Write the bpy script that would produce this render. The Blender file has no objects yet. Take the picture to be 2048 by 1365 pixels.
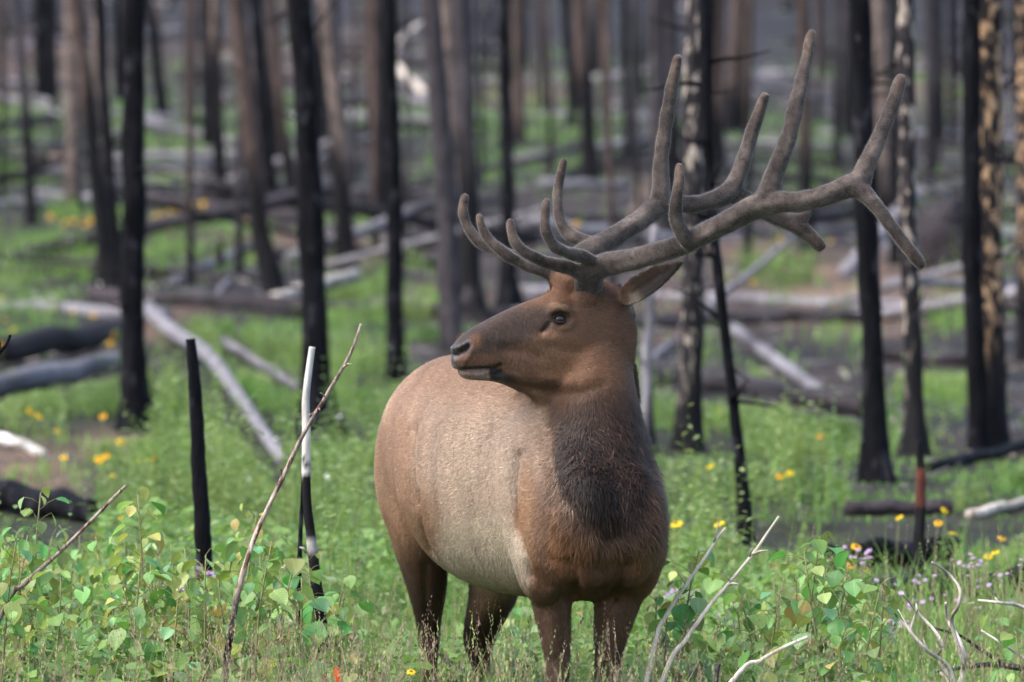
import bpy, bmesh, math, random
import numpy as np
from mathutils import Vector, Matrix, noise as mnoise
from mathutils.bvhtree import BVHTree

scene = bpy.context.scene
COL = scene.collection
rng = np.random.default_rng(7)
random.seed(7)

# ------------------------------------------------------------------ camera
CAM_H, CAM_Y, FPX = 1.47, -20.0, 12900.0          # FPX: focal length in pixels of the 2048 px wide photograph
cam_d = bpy.data.cameras.new('camera')
cam_d.sensor_width = 36.0
cam_d.lens = 36.0 * FPX / 2048.0
cam_d.clip_start = 0.5
cam_d.clip_end = 3000.0
cam_d.dof.use_dof = True
cam_d.dof.focus_distance = 19.93
cam_d.dof.aperture_fstop = 4.4
cam = bpy.data.objects.new('camera', cam_d)
cam.location = (0, CAM_Y, CAM_H)
cam.rotation_euler = (math.radians(90), 0, 0)
COL.objects.link(cam)
scene.camera = cam

# ------------------------------------------------------------------ sky, sun, exposure
SUN_EL, SUN_AZ = math.radians(52), math.radians(-118)   # azimuth from +Y towards +X: light comes from the left, a little from the camera's side
world = bpy.data.worlds.new('World')
scene.world = world
world.use_nodes = True
nt = world.node_tree
bg = nt.nodes['Background']
sky = nt.nodes.new('ShaderNodeTexSky')
sky.sky_type = 'NISHITA'
sky.sun_disc = False
sky.sun_elevation = SUN_EL
sky.sun_rotation = SUN_AZ
sky.air_density = 1.0
sky.dust_density = 3.0
sky.ozone_density = 1.0
veil = nt.nodes.new('ShaderNodeHueSaturation')          # thin cloud: the blue of the sky is washed out
veil.inputs['Saturation'].default_value = 1.0
nt.links.new(sky.outputs['Color'], veil.inputs['Color'])
nt.links.new(veil.outputs['Color'], bg.inputs['Color'])
bg.inputs['Strength'].default_value = 0.15
sun_d = bpy.data.lights.new('sun', 'SUN')
sun_d.energy = 0.95
sun_d.angle = math.radians(45)
sun_d.color = (1.0, 0.985, 0.96)
sun = bpy.data.objects.new('sun', sun_d)
sdir = Vector((math.sin(SUN_AZ) * math.cos(SUN_EL), math.cos(SUN_AZ) * math.cos(SUN_EL), math.sin(SUN_EL)))
sun.rotation_euler = (-sdir).to_track_quat('-Z', 'Y').to_euler()
sun.location = (0, 0, 40)
COL.objects.link(sun)
scene.view_settings.view_transform = 'Standard'
scene.view_settings.look = 'None'
scene.view_settings.exposure = 1.85
scene.view_settings.gamma = 1.0
scene.view_settings.use_curve_mapping = False
scene.cycles.use_denoising = True
scene.cycles.max_bounces = 6
scene.cycles.diffuse_bounces = 3
scene.cycles.transparent_max_bounces = 6

# ------------------------------------------------------------------ helpers
def S(r, g, b):
    """sRGB 0-255 to linear"""
    def f(c):
        c /= 255.0
        return c / 12.92 if c <= 0.04045 else ((c + 0.055) / 1.055) ** 2.4
    return (f(r), f(g), f(b))

def P(px, row, d):
    """point of the place seen at (px,row) of the photograph at distance d from the camera plane"""
    return Vector(((px - 1024.0) * d / FPX, d + CAM_Y, CAM_H - (row - 682.5) * d / FPX))

def pix(v):
    """numpy (n,3) -> px, row, d"""
    d = v[:, 1] - CAM_Y
    return 1024 + v[:, 0] * FPX / d, 682.5 - (v[:, 2] - CAM_H) * FPX / d, d

def tag(o, label=None, cat=None, group=None, kind=None):
    if label: o['label'] = label
    if cat: o['category'] = cat
    if group: o['group'] = group
    if kind: o['kind'] = kind
    return o

def link(o, parent=None):
    COL.objects.link(o)
    if parent is not None:
        o.parent = parent
    return o

def empty(name, loc):
    o = bpy.data.objects.new(name, None)
    o.location = loc
    o.empty_display_size = 0.2
    return link(o)

def mesh_np(name, v, faces, mats=None, smooth=True):
    """v (n,3) array; faces list of lists, or array (m,3)/(m,4)"""
    me = bpy.data.meshes.new(name)
    v = np.asarray(v, dtype=np.float32)
    if isinstance(faces, np.ndarray):
        k = faces.shape[1]
        me.vertices.add(len(v)); me.vertices.foreach_set('co', v.ravel())
        me.loops.add(faces.size); me.loops.foreach_set('vertex_index', faces.astype(np.int32).ravel())
        me.polygons.add(len(faces))
        me.polygons.foreach_set('loop_start', np.arange(0, faces.size, k, dtype=np.int32))
        me.polygons.foreach_set('loop_total', np.full(len(faces), k, dtype=np.int32))
    else:
        me.from_pydata([tuple(map(float, p)) for p in v], [], faces)
    me.update()
    me.validate()
    if smooth:
        me.polygons.foreach_set('use_smooth', np.ones(len(me.polygons), dtype=bool))
    if mats:
        for m in (mats if isinstance(mats, (list, tuple)) else [mats]):
            me.materials.append(m)
    return me

def set_col(me, c, name='Col'):
    a = me.attributes.new(name, 'FLOAT_COLOR', 'POINT')
    c = np.asarray(c, dtype=np.float32)
    if c.shape[1] == 3:
        c = np.hstack([c, np.ones((len(c), 1), np.float32)])
    a.data.foreach_set('color', c.ravel())

def obj(name, me, parent=None, loc=None):
    o = bpy.data.objects.new(name, me)
    if loc is not None: o.location = loc
    return link(o, parent)

def sines(x, y, seed, octaves=4, base=0.5):
    """cheap smooth 2-D noise, roughly -1..1"""
    r = np.random.default_rng(seed)
    out = np.zeros_like(x, dtype=float); amp = 1.0; f = base; tot = 0
    for o in range(octaves):
        for k in range(3):
            a = r.uniform(0, 2 * math.pi); p = r.uniform(0, 6.28)
            out += amp / 3 * np.sin(f * (x * math.cos(a) + y * math.sin(a)) * r.uniform(.7, 1.4) + p + 1.3 * np.sin(f * .6 * (y * math.cos(a) - x * math.sin(a)) + p * 2))
        tot += amp * .6; amp *= .55; f *= 2.1
    return out / tot

# ---------- material building
def new_mat(name):
    m = bpy.data.materials.new(name); m.use_nodes = True
    t = m.node_tree
    return m, t, t.nodes['Principled BSDF'], t.nodes['Material Output']

def N(t, kind, **kw):
    n = t.nodes.new(kind)
    for k, v in kw.items():
        if k.startswith('i_'):
            key = k[2:]
            n.inputs[int(key) if key.isdigit() else key].default_value = v
        else:
            setattr(n, k, v)
    return n

def ramp(t, stops, fac=None):
    n = t.nodes.new('ShaderNodeValToRGB')
    cr = n.color_ramp
    while len(cr.elements) > 1: cr.elements.remove(cr.elements[0])
    cr.elements[0].position = stops[0][0]; cr.elements[0].color = (*stops[0][1], 1)
    for p, c in stops[1:]:
        e = cr.elements.new(p); e.color = (*c, 1)
    if fac is not None: t.links.new(fac, n.inputs[0])
    return n

def noise_tex(t, scale, detail=4, rough=.55, coord=None, sx=(1, 1, 1), dist=0):
    n = N(t, 'ShaderNodeTexNoise'); n.inputs['Scale'].default_value = scale
    n.inputs['Detail'].default_value = detail; n.inputs['Roughness'].default_value = rough
    n.inputs['Distortion'].default_value = dist
    if coord is not None:
        mp = N(t, 'ShaderNodeMapping'); mp.inputs['Scale'].default_value = sx
        t.links.new(coord, mp.inputs['Vector']); t.links.new(mp.outputs[0], n.inputs['Vector'])
    return n

def mixc(t, fac, a, b, mode='MIX'):
    m = N(t, 'ShaderNodeMix', data_type='RGBA', blend_type=mode)
    for sock, val in ((m.inputs[0], fac), (m.inputs[6], a), (m.inputs[7], b)):
        if isinstance(val, bpy.types.NodeSocket): t.links.new(val, sock)
        elif isinstance(val, (int, float)): sock.default_value = val
        else: sock.default_value = (*val, 1)
    return m.outputs[2]

def bump(t, bsdf, height, strength=.4, dist=.01):
    b = N(t, 'ShaderNodeBump'); b.inputs['Strength'].default_value = strength; b.inputs['Distance'].default_value = dist
    t.links.new(height, b.inputs['Height']); t.links.new(b.outputs[0], bsdf.inputs['Normal'])

# ---------- tubes
def tube_np(pts, rad, nseg=12, cap=True, noise_amp=0.0, seed=0, rough=0.0):
    """pts list of Vector, rad list; returns v array and face list"""
    pts = [Vector(p) for p in pts]; n = len(pts)
    V = []; F = []
    up = Vector((0, 0, 1))
    t0 = (pts[1] - pts[0]).normalized()
    ref = Vector((1, 0, 0)) if abs(t0.x) < .8 else Vector((0, 1, 0))
    a = (ref - t0 * ref.dot(t0)).normalized()
    for i in range(n):
        t = (pts[min(i + 1, n - 1)] - pts[max(i - 1, 0)]).normalized()
        a = (a - t * a.dot(t)).normalized()
        b = t.cross(a)
        for k in range(nseg):
            th = 2 * math.pi * k / nseg
            r = rad[i]
            if noise_amp:
                q = pts[i] * 3 + Vector((math.cos(th), math.sin(th), 0)) * 1.1 + Vector((seed * 3.7, seed * 1.3, 0))
                r *= 1 + noise_amp * (mnoise.noise(q) + .55 * mnoise.noise(q * 5.3) * min(1, rough))
            V.append(pts[i] + a * (r * math.cos(th)) + b * (r * math.sin(th)))
    for i in range(n - 1):
        for k in range(nseg):
            k2 = (k + 1) % nseg
            F.append((i * nseg + k, i * nseg + k2, (i + 1) * nseg + k2, (i + 1) * nseg + k))
    if cap:
        F.append(tuple(range(nseg))[::-1]); F.append(tuple(range((n - 1) * nseg, n * nseg)))
    return V, F

def catmull(pts, rad, per=5):
    """smooth a polyline of vectors with radii"""
    P_ = [np.array(tuple(p) + (r,)) for p, r in zip(pts, rad)]
    out = []
    n = len(P_)
    for i in range(n - 1):
        p0 = P_[max(i - 1, 0)]; p1 = P_[i]; p2 = P_[i + 1]; p3 = P_[min(i + 2, n - 1)]
        for k in range(per):
            s = k / per
            out.append(.5 * ((2 * p1) + (-p0 + p2) * s + (2 * p0 - 5 * p1 + 4 * p2 - p3) * s * s + (-p0 + 3 * p1 - 3 * p2 + p3) * s ** 3))
    out.append(P_[-1])
    return [Vector(o[:3]) for o in out], [max(float(o[3]), 1e-4) for o in out]

class MB:
    """collects shapes into one mesh"""
    def __init__(self): self.v = []; self.f = []; self.mi = []
    def add(self, V, F, mi=0):
        o = len(self.v); self.v += [tuple(p) for p in V]
        self.f += [tuple(i + o for i in f) for f in F]; self.mi += [mi] * len(F)
    def tube(self, pts, rad, nseg=8, mi=0, **k):
        V, F = tube_np(pts, rad, nseg, **k); self.add(V, F, mi)
    def mesh(self, name, mats, smooth=True):
        me = mesh_np(name, np.array(self.v), self.f, mats, smooth)
        if len(set(self.mi)) > 1: me.polygons.foreach_set('material_index', np.array(self.mi, dtype=np.int32))
        return me
# ================================================================== the ground
D_KEY = np.array([0, 15, 20, 22, 25, 30, 35, 40, 50, 60, 80, 100, 130, 160, 200, 260, 350, 420])
Z_KEY = np.array([-.15, -.02, 0, .05, .27, .475, .65, .825, 1.13, 1.62, 2.72, 4.04, 6.2, 8.6, 11.9, 17.2, 25.4, 33.0])
def prof(d):
    # smoothed piecewise profile
    return (np.interp(d - 1.5, D_KEY, Z_KEY) + np.interp(d, D_KEY, Z_KEY) * 2 + np.interp(d + 1.5, D_KEY, Z_KEY)) / 4
def ground_z(x, y):
    x = np.asarray(x, float); y = np.asarray(y, float)
    d = y - CAM_Y
    z = prof(d)
    k = np.clip((d - 22) / 15, 0, 1)
    z = z + k * (.06 * sines(x, y, 3, 3, .5) + .025 * sines(x, y, 4, 2, 2.2)) + (1 - k) * .02 * sines(x, y, 8, 3, 1.5)
    z = z + np.clip((d - 90) / 150, 0, 1) * 1.2 * sines(x, y, 6, 2, .08)
    return z
def gz(x, y): return float(ground_z(np.array([x]), np.array([y]))[0])
def ground_hit(px, row, dmin=21.0):
    d = np.geomspace(dmin, 400, 2600)
    x = (px - 1024) * d / FPX; z = CAM_H - (row - 682.5) * d / FPX
    below = z <= ground_z(x, d + CAM_Y)
    i = int(np.argmax(below)) if below.any() else len(d) - 1
    return float(d[i])

# where things grow: (px,row,rx,ry,amount) read off the slope
GREEN = [(200, 260, 330, 60, 1), (620, 250, 260, 55, .7), (1060, 270, 180, 75, 1), (1560, 290, 140, 60, .75), (1380, 300, 90, 60, .6), (60, 330, 140, 60, .8), (330, 320, 60, 50, .9),
         (930, 340, 140, 40, .7), (1120, 340, 110, 50, .8), (140, 500, 210, 90, 1), (420, 490, 130, 55, .8), (60, 620, 120, 60, .9), (700, 440, 60, 30, .4), (330, 560, 80, 40, .5),
         (530, 680, 200, 60, 1), (720, 640, 110, 110, .9), (650, 760, 180, 110, .9), (480, 850, 240, 110, 1), (140, 840, 190, 70, .9), (720, 560, 90, 50, .6), (860, 560, 90, 40, .4), (870, 640, 60, 60, .8),
         (1560, 560, 80, 50, .6), (1690, 680, 60, 40, .8), (1545, 740, 50, 34, .6), (1420, 710, 40, 26, .5), (1990, 480, 60, 80, .6), (1900, 640, 60, 50, .4), (1880, 790, 90, 60, .8),
         (1450, 880, 200, 60, 1), (1650, 920, 260, 70, 1), (1950, 980, 200, 60, 1), (1700, 380, 200, 40, .4), (1960, 330, 120, 40, .35), (600, 950, 420, 70, 1), (150, 1000, 200, 40, .5),
         (300, 430, 180, 24, .5), (1230, 870, 100, 120, .9), (1700, 110, 160, 60, .45), (300, 150, 200, 50, .3), (1000, 140, 300, 60, .3), (1350, 170, 120, 40, .4), (1850, 200, 120, 50, .4)]
def green_at(px, row):
    g = np.zeros_like(px)
    for cx, cy, rx, ry, a in GREEN:
        q = ((px - cx) / rx) ** 2 + ((row - cy) / ry) ** 2
        g = np.maximum(g, a * np.clip(1.45 - q, 0, 1))
    return np.maximum(g, np.clip((row - 930) / 70, 0, 1) * np.clip(1.3 - (row - 1000) / 900, .75, 1))
SAND = [(1660, 580, 190, 60, .9), (60, 950, 110, 60, .9), (1740, 650, 120, 40, .6), (330, 640, 70, 40, .6), (1330, 600, 80, 60, .5), (880, 600, 80, 40, .6), (720, 510, 80, 40, .5), (520, 470, 100, 30, .4),
        (230, 890, 110, 40, .6), (100, 130, 120, 60, .4), (560, 120, 300, 50, .3), (1060, 190, 120, 40, .5), (1850, 170, 150, 50, .4), (310, 850, 60, 50, .5), (1480, 500, 120, 50, .5), (1900, 560, 120, 60, .4)]

gx = np.sinh(np.linspace(-4.6, 4.6, 260)) / math.sinh(4.6) * 170
gy = np.concatenate([np.linspace(-60, -6, 28)[:-1], np.linspace(-6, 20, 150)[:-1], np.geomspace(40, 420, 230) + CAM_Y])
GX, GY = np.meshgrid(gx, gy)
GZ = ground_z(GX.ravel(), GY.ravel())
gv = np.stack([GX.ravel(), GY.ravel(), GZ], 1)
nx, ny = len(gx), len(gy)
ii = np.arange(nx * ny).reshape(ny, nx)
gf = np.stack([ii[:-1, :-1].ravel(), ii[:-1, 1:].ravel(), ii[1:, 1:].ravel(), ii[1:, :-1].ravel()], 1)
ground_me = mesh_np('ground', gv, gf)
dsafe = np.maximum(gv[:, 1] - CAM_Y, 4)
gpx = 1024 + gv[:, 0] * FPX / dsafe; grow = 682.5 - (gv[:, 2] - CAM_H) * FPX / dsafe
sand = np.zeros(len(gv))
for cx, cy, rx, ry, a in SAND:
    sand = np.maximum(sand, a * np.exp(-(((gpx - cx) / rx) ** 2 + ((grow - cy) / ry) ** 2)))
gr = green_at(gpx, grow)
n_a = sines(gv[:, 0], gv[:, 1], 21, 4, .9)
ash = np.array(S(38, 36, 39)); char = np.array(S(27, 25, 26)); brown = np.array(S(52, 43, 39)); tan = np.array(S(124, 98, 80)); moss = np.array(S(44, 48, 30))
t1 = sstep_ = lambda x, a, b: np.clip((x - a) / (b - a), 0, 1)
gc = char[None] * (1 - t1(n_a, -.3, .5))[:, None] + brown[None] * t1(n_a, -.3, .5)[:, None]
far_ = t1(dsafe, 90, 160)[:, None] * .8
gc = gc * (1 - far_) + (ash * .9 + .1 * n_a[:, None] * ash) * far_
sand = np.clip(sand * (1 + .6 * n_a), 0, 1)[:, None]
gc = gc * (1 - sand) + tan * sand
gr_ = (np.clip(gr, 0, 1) * .65)[:, None]
gc = gc * (1 - gr_) + moss * gr_
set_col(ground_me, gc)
def mat_ground():
    m, t, b, o = new_mat('burnt_forest_floor')
    vc = N(t, 'ShaderNodeVertexColor', layer_name='Col'); tc = N(t, 'ShaderNodeTexCoord')
    n1 = noise_tex(t, 1.6, 6, .65, tc.outputs['Object']); n2 = noise_tex(t, 14, 5, .65, tc.outputs['Object'])
    f = ramp(t, [(.3, (.35, .34, .34)), (.5, (1, 1, 1)), (.72, (1.45, 1.4, 1.35))], n1.outputs[0])
    f2 = ramp(t, [(.3, (.5, .5, .5)), (.55, (1, 1, 1)), (.75, (1.5, 1.45, 1.4))], n2.outputs[0])
    c = mixc(t, 1, vc.outputs[0], f.outputs[0], 'MULTIPLY'); c = mixc(t, 1, c, f2.outputs[0], 'MULTIPLY')
    t.links.new(c, b.inputs['Base Color']); b.inputs['Roughness'].default_value = .95; b.inputs['Specular IOR Level'].default_value = .2
    bump(t, b, n2.outputs[0], .6, .05)
    return m
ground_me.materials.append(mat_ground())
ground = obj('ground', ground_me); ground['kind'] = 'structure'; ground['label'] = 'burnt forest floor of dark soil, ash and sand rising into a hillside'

# ================================================================== wood materials
def mat_bark(name, base, dark, light=None, amount=.5, scale=1.0, rough=.75, bump_s=.6, char_attr=True, spec=.15):
    """bark with vertical streaks; light: colour of the spots where burnt bark has flaked off; the 'char' attribute blackens burnt stretches"""
    m, t, b, o = new_mat(name)
    tc = N(t, 'ShaderNodeTexCoord')
    oi = N(t, 'ShaderNodeObjectInfo')
    off = N(t, 'ShaderNodeVectorMath', operation='ADD'); cmb = N(t, 'ShaderNodeCombineXYZ')
    mu = N(t, 'ShaderNodeMath', operation='MULTIPLY'); mu.inputs[1].default_value = 40
    t.links.new(oi.outputs['Random'], mu.inputs[0])
    for k in range(3): t.links.new(mu.outputs[0], cmb.inputs[k])
    t.links.new(tc.outputs['Object'], off.inputs[0]); t.links.new(cmb.outputs[0], off.inputs[1])
    co = off.outputs[0]
    n1 = noise_tex(t, 26 * scale, 5, .65, co, (1, 1, .22)); n2 = noise_tex(t, (15 if light is not None else 7) * scale, 4, .6, co, (1, 1, .4)); n3 = noise_tex(t, 1.3, 3, .6, co)
    c = ramp(t, [(.32, dark), (.62, base)], n1.outputs[0]).outputs[0]
    v = ramp(t, [(.3, (.6, .6, .6)), (.7, (1.35, 1.35, 1.35))], n3.outputs[0]).outputs[0]
    c = mixc(t, 1, c, v, 'MULTIPLY')
    if light is not None:
        k = 1 - amount
        f = ramp(t, [(.30 + .35 * k, (0, 0, 0)), (.36 + .35 * k, (1, 1, 1))], n2.outputs[0]).outputs[0]
        lc = mixc(t, n1.outputs[0], tuple(x * .55 for x in light), tuple(min(1, x * 1.35) for x in light))
        c = mixc(t, f, c, lc)
    if char_attr:
        at = N(t, 'ShaderNodeAttribute', attribute_name='char')
        ck = ramp(t, [(.35, S(9, 8, 9)), (.7, S(26, 24, 26))], n1.outputs[0]).outputs[0]
        c = mixc(t, at.outputs['Fac'], c, ck)
    t.links.new(c, b.inputs['Base Color'])
    b.inputs['Roughness'].default_value = rough; b.inputs['Specular IOR Level'].default_value = spec
    bump(t, b, n1.outputs[0], bump_s, .02)
    return m
BARK = {
 'black': mat_bark('charred_bark', S(18, 18, 22), S(5, 5, 6), S(44, 43, 48), .22, .8, rough=.8, spec=.06, bump_s=1.0),
 'brown': mat_bark('scorched_brown_bark', S(80, 66, 60), S(42, 35, 33), rough=.85),
 'greybrown': mat_bark('scorched_grey_bark', S(62, 57, 59), S(34, 31, 34), rough=.85),
 'tan': mat_bark('bare_tan_bark', S(94, 83, 77), S(54, 47, 45), S(112, 98, 90), .45, rough=.9),
 'mottled': mat_bark('flaked_bark', S(40, 36, 38), S(16, 14, 16), S(150, 138, 126), .31, 1.4),
 'orange': mat_bark('flaked_orange_bark', S(36, 32, 32), S(15, 13, 13), S(172, 140, 108), .38, 1.5),
 'grey': mat_bark('weathered_grey_wood', S(130, 126, 130), S(74, 71, 74), rough=.9, char_attr=True),
 'pale': mat_bark('bare_pale_wood', S(206, 194, 180), S(150, 138, 126), rough=.9),
 'white': mat_bark('bleached_white_wood', S(232, 226, 218), S(176, 168, 160), rough=.85, bump_s=.3),
 'dark': mat_bark('burnt_log_wood', S(64, 58, 60), S(26, 23, 25), rough=.85),
 'red': mat_bark('red_scorched_wood', S(112, 62, 48), S(60, 34, 30), rough=.85),
 'twig': mat_bark('twig_bark', S(172, 154, 140), S(112, 96, 88), S(92, 70, 62), .35, 3.0, rough=.85),
}

def set_char(me, val):
    a = me.attributes.new('char', 'FLOAT', 'POINT'); a.data.foreach_set('value', np.asarray(val, np.float32))

# stubs of dead branches, shared by all trees
STUB = []
for k in range(4):
    mb = MB(); r = random.Random(50 + k)
    p = [Vector((0, 0, 0))]; d = Vector((1, 0, r.uniform(-.1, .35)))
    for i in range(4):
        p.append(p[-1] + d * .25); d = (d + Vector((0, r.uniform(-.3, .3), r.uniform(-.35, .2)))).normalized()
    mb.tube(p, [.05, .034, .025, .018, .008], 6)
    me = mb.mesh('branch', None); set_char(me, np.ones(len(me.vertices)) * .6)
    STUB.append(me)
STUB_M = {}
def stub(parent, loc, az, length, mat, k):
    key = (k % 4, mat)
    if key not in STUB_M:
        me = STUB[k % 4].copy(); me.materials.append(BARK[mat]); STUB_M[key] = me
    o = bpy.data.objects.new('branch', STUB_M[key]); o.location = loc
    o.rotation_euler = (0, random.uniform(-.5, .3), az); o.scale = (length, length, length)
    link(o, parent); return o

FEET = []
def tree(label, pts, w, mat='black', height=None, flare=.5, stubs=15, char=None, group=None, d=None, lean=0, name='burnt_tree', lean_y=0.0, taper=.55, seg=.35, nseg=14):
    """pts (px,row) from the foot upwards; w trunk width in photo pixels; char: height up to which the trunk is black"""
    d0 = d or ground_hit(*pts[0])
    base = P(pts[0][0], pts[0][1], d0); base.z = gz(base.x, base.y)
    W = [P(px, row, d0) for px, row in pts]; W[0] = base.copy()
    H = height or random.uniform(10, 15)
    top = W[-1]; dirn = (W[-1] - W[-2]).normalized() if len(W) > 1 else Vector((0, 0, 1))
    if top.z - base.z < H and height is None or (height and top.z - base.z < height - .3):
        W.append(top + (dirn * .8 + Vector((0, 0, .2))) * (H - (top.z - base.z)))
    r0 = w * d0 / FPX / 2
    pts_, rad_ = [], []
    L = [0]
    for a, b in zip(W[:-1], W[1:]): L.append(L[-1] + (b - a).length)
    tot = L[-1]; n = max(6, int(tot / seg))
    xs = [p.x for p in W]; ys = [p.y for p in W]; zs = [p.z for p in W]
    vis = max(.5, min(tot, 3.0))
    S_ = sorted(set([-.35, -.1, .0, .06, .14, .26] + [tot * i / n for i in range(1, n + 1)] + [.12 * k for k in range(1, 40) if group is None and .12 * k < tot]))
    for s in S_:
        ss = max(s, 0)
        q = Vector((np.interp(ss, L, xs), np.interp(ss, L, ys), np.interp(ss, L, zs)))
        if s < 0: q.z += s
        q += Vector((.012 * math.sin(s * 1.7 + base.x), .012 * math.cos(s * 1.3 + base.x), 0)) * min(1, max(s, 0))
        f = 1.08 - (1.08 - taper) * (ss / tot)
        f *= 1 + 1.25 * flare * math.exp(-max(s, -.1) / .20)
        pts_.append(q); rad_.append(r0 * f)
    V, F = tube_np(pts_, rad_, nseg, noise_amp=.26, seed=base.x, rough=1.0)
    # root buttresses
    V2 = []
    for i, v in enumerate(V):
        s = S_[i // nseg]; k = i % nseg
        if s < .5 and flare > .2:
            c = pts_[i // nseg]; e = math.exp(-max(s, 0) / .18) * flare * .5
            m = 1 + e * math.sin(3 * 2 * math.pi * k / nseg + base.x * 5)
            v = c + (v - c) * m
        V2.append(v - base)
    me = mesh_np('trunk', np.array([tuple(v) for v in V2]), F, BARK[mat])
    hz = np.array([v.z for v in V2])
    if mat == 'black': ch = np.zeros(len(hz))
    else:
        cl = char if char is not None else random.uniform(.3, 1.0)
        ang = np.array([math.sin(i % nseg / nseg * 6.28 + base.x) for i in range(len(hz))])
        ch = np.clip(1 - (hz - cl - .35 * ang) / .4, 0, 1)
    set_char(me, ch)
    if group is None: FEET.append((base, r0))
    root = empty(name, base)
    tag(root, label, 'tree', group)
    obj('trunk', me, root)
    ztop = P(0, -30, d0).z - base.z
    for k in range(stubs):
        s = random.uniform(.25, 1) * min(ztop, tot * .95)
        q = Vector((np.interp(s, L, xs), np.interp(s, L, ys), np.interp(s, L, zs))) - base
        stub(root, q, random.uniform(0, 6.28), random.uniform(.06, .36), mat if mat in ('black', 'grey') else 'black', random.randrange(4))
    return root

# every trunk that can be told apart in the photograph
T = tree
T('slim grey trunk with dark foot at the far left edge of the frame', [(62, 450), (52, 250), (40, 60), (34, 0)], 20, 'greybrown', char=1.6)
T('short black trunk behind the grassy bank, second from the left edge', [(90, 205), (84, 0)], 38, 'black', flare=.2)
T('thin dark trunk close beside the stout black one in the upper left', [(110, 218), (106, 0)], 15, 'black', flare=.2)
T('leaning brown trunk with charred foot, left of the big black trunk', [(214, 580), (198, 400), (170, 150), (148, 0)], 27, 'brown', char=1.7)
T('slender black trunk leaning against the brown one on the left', [(238, 600), (230, 450), (210, 200), (196, 0)], 21, 'black')
T('black trunk half hidden behind the big charred trunk on the left', [(240, 200), (232, 0)], 20, 'black', flare=.2)
T('big charred trunk with spreading grey roots in the left of the picture', [(270, 865), (268, 500), (265, 200), (262, 0)], 46, 'black', flare=.75)
T('thin black trunk leaning left just right of the big charred trunk', [(328, 240), (314, 150), (298, 0)], 21, 'black', flare=.3)
T('pale tan trunk with black burnt foot above the yellow flowers', [(440, 405), (437, 280), (430, 0)], 23, 'tan', char=2.0)
T('leaning brown trunk with a black foot above the pale log', [(548, 590), (520, 450), (498, 250), (470, 0)], 36, 'brown', char=.9)
T('dark trunk directly behind the leaning brown one', [(542, 415), (530, 250), (510, 0)], 28, 'black', flare=.3)
T('dim brown trunk leaning left between the brown and the big black trunk', [(588, 405), (566, 250), (540, 0)], 20, 'brown', char=.4, flare=.3)
T('big charred trunk with wide black roots behind the white stick', [(640, 885), (626, 600), (612, 300), (600, 0)], 50, 'black', flare=.8)
T('tan trunk with dark lower half just right of the big black trunk', [(692, 540), (684, 350), (668, 180), (650, 0)], 34, 'tan', char=1.0)
T('faint brown trunk between the tan and the slim black trunk', [(746, 305), (742, 200), (735, 0)], 22, 'brown', char=.3, flare=.2)
T('slim straight black trunk above the back of the elk', [(790, 765), (788, 500), (784, 300), (778, 0)], 32, 'black', flare=.4)
T('smooth grey brown trunk rising behind the muzzle of the elk', [(902, 705), (892, 450), (878, 200), (864, 0)], 42, 'greybrown', char=.1, flare=.2)
T('trunk with peeling tan bark behind the foremost antler tine', [(912, 520), (906, 350), (900, 170), (895, 0)], 26, 'tan', char=.4, flare=.2)
T('dark grey brown trunk left of the black one behind the brow tines', [(942, 640), (936, 420), (930, 200), (925, 0)], 38, 'greybrown', char=1.5, flare=.8)
T('slim black trunk with flared foot behind the brow tines of the elk', [(1018, 625), (1014, 400), (1012, 200), (1010, 0)], 27, 'black', flare=1.1)
T('dim brown trunk half hidden by the slim black trunk over the brow tines', [(1038, 285), (1034, 0)], 22, 'brown', char=.3, flare=.2)
T('short thin black trunk left of the brown trunk over the elk forehead', [(1146, 255), (1142, 150), (1135, 60), (1131, 0)], 19, 'black', flare=.2)
T('brown trunk with black foot left of the tall antler tine', [(1182, 375), (1174, 230), (1160, 0)], 31, 'brown', char=1.7, flare=.3)
T('thin dark trunk alone on the green bank left of the antlers', [(1256, 335), (1253, 150), (1249, 0)], 16, 'black', flare=.2)
T('grey brown trunk directly behind the tall inner antler tine', [(1324, 460), (1320, 250), (1314, 0)], 31, 'greybrown', char=.5)
T('pale flaked trunk passing behind the elk ear', [(1378, 905), (1384, 560), (1390, 250), (1395, 0)], 42, 'mottled', char=.5)
T('whitish grey trunk close behind the neck of the elk', [(1296, 905), (1290, 720), (1300, 560), (1310, 450)], 24, 'grey', char=.2, height=1.4)
T('thin crooked black trunk with many small stubs right of the elk', [(1496, 1090), (1472, 880), (1445, 640), (1425, 400), (1415, 150), (1411, 0)], 21, 'black', flare=.5, stubs=26)
T('brown trunk left of the dagger tine near the top of the frame', [(1462, 265), (1470, 120), (1476, 0)], 27, 'brown', char=.3, flare=.2)
T('faint brown trunk just right of the crooked black one', [(1438, 330), (1440, 0)], 22, 'brown', char=.3, flare=.2)
T('pale tan trunk between the two far antler tines', [(1488, 265), (1495, 0)], 26, 'tan', char=.2, flare=.2)
T('dark brown trunk right of the dagger tine', [(1618, 505), (1611, 250), (1605, 0)], 26, 'brown', char=.7, flare=.4)
T('pale trunk touching the left side of the big black trunk on the right', [(1706, 265), (1702, 0)], 21, 'tan', char=.2, flare=.2)
T('big black trunk crossing behind the forked antler tip', [(1752, 965), (1744, 650), (1734, 350), (1720, 0)], 43, 'black', flare=.45)
T('tan brown trunk just right of the big black trunk by the forked antler', [(1768, 455), (1766, 250), (1762, 0)], 31, 'tan', char=.5, flare=.3)
T('trunk spotted black and cream right of the antler tip', [(1832, 915), (1824, 600), (1815, 250), (1808, 0)], 35, 'mottled', char=.35)
T('thin black trunk alone high up between the right hand trunks', [(1906, 288), (1905, 0)], 15, 'black', flare=.2)
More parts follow.
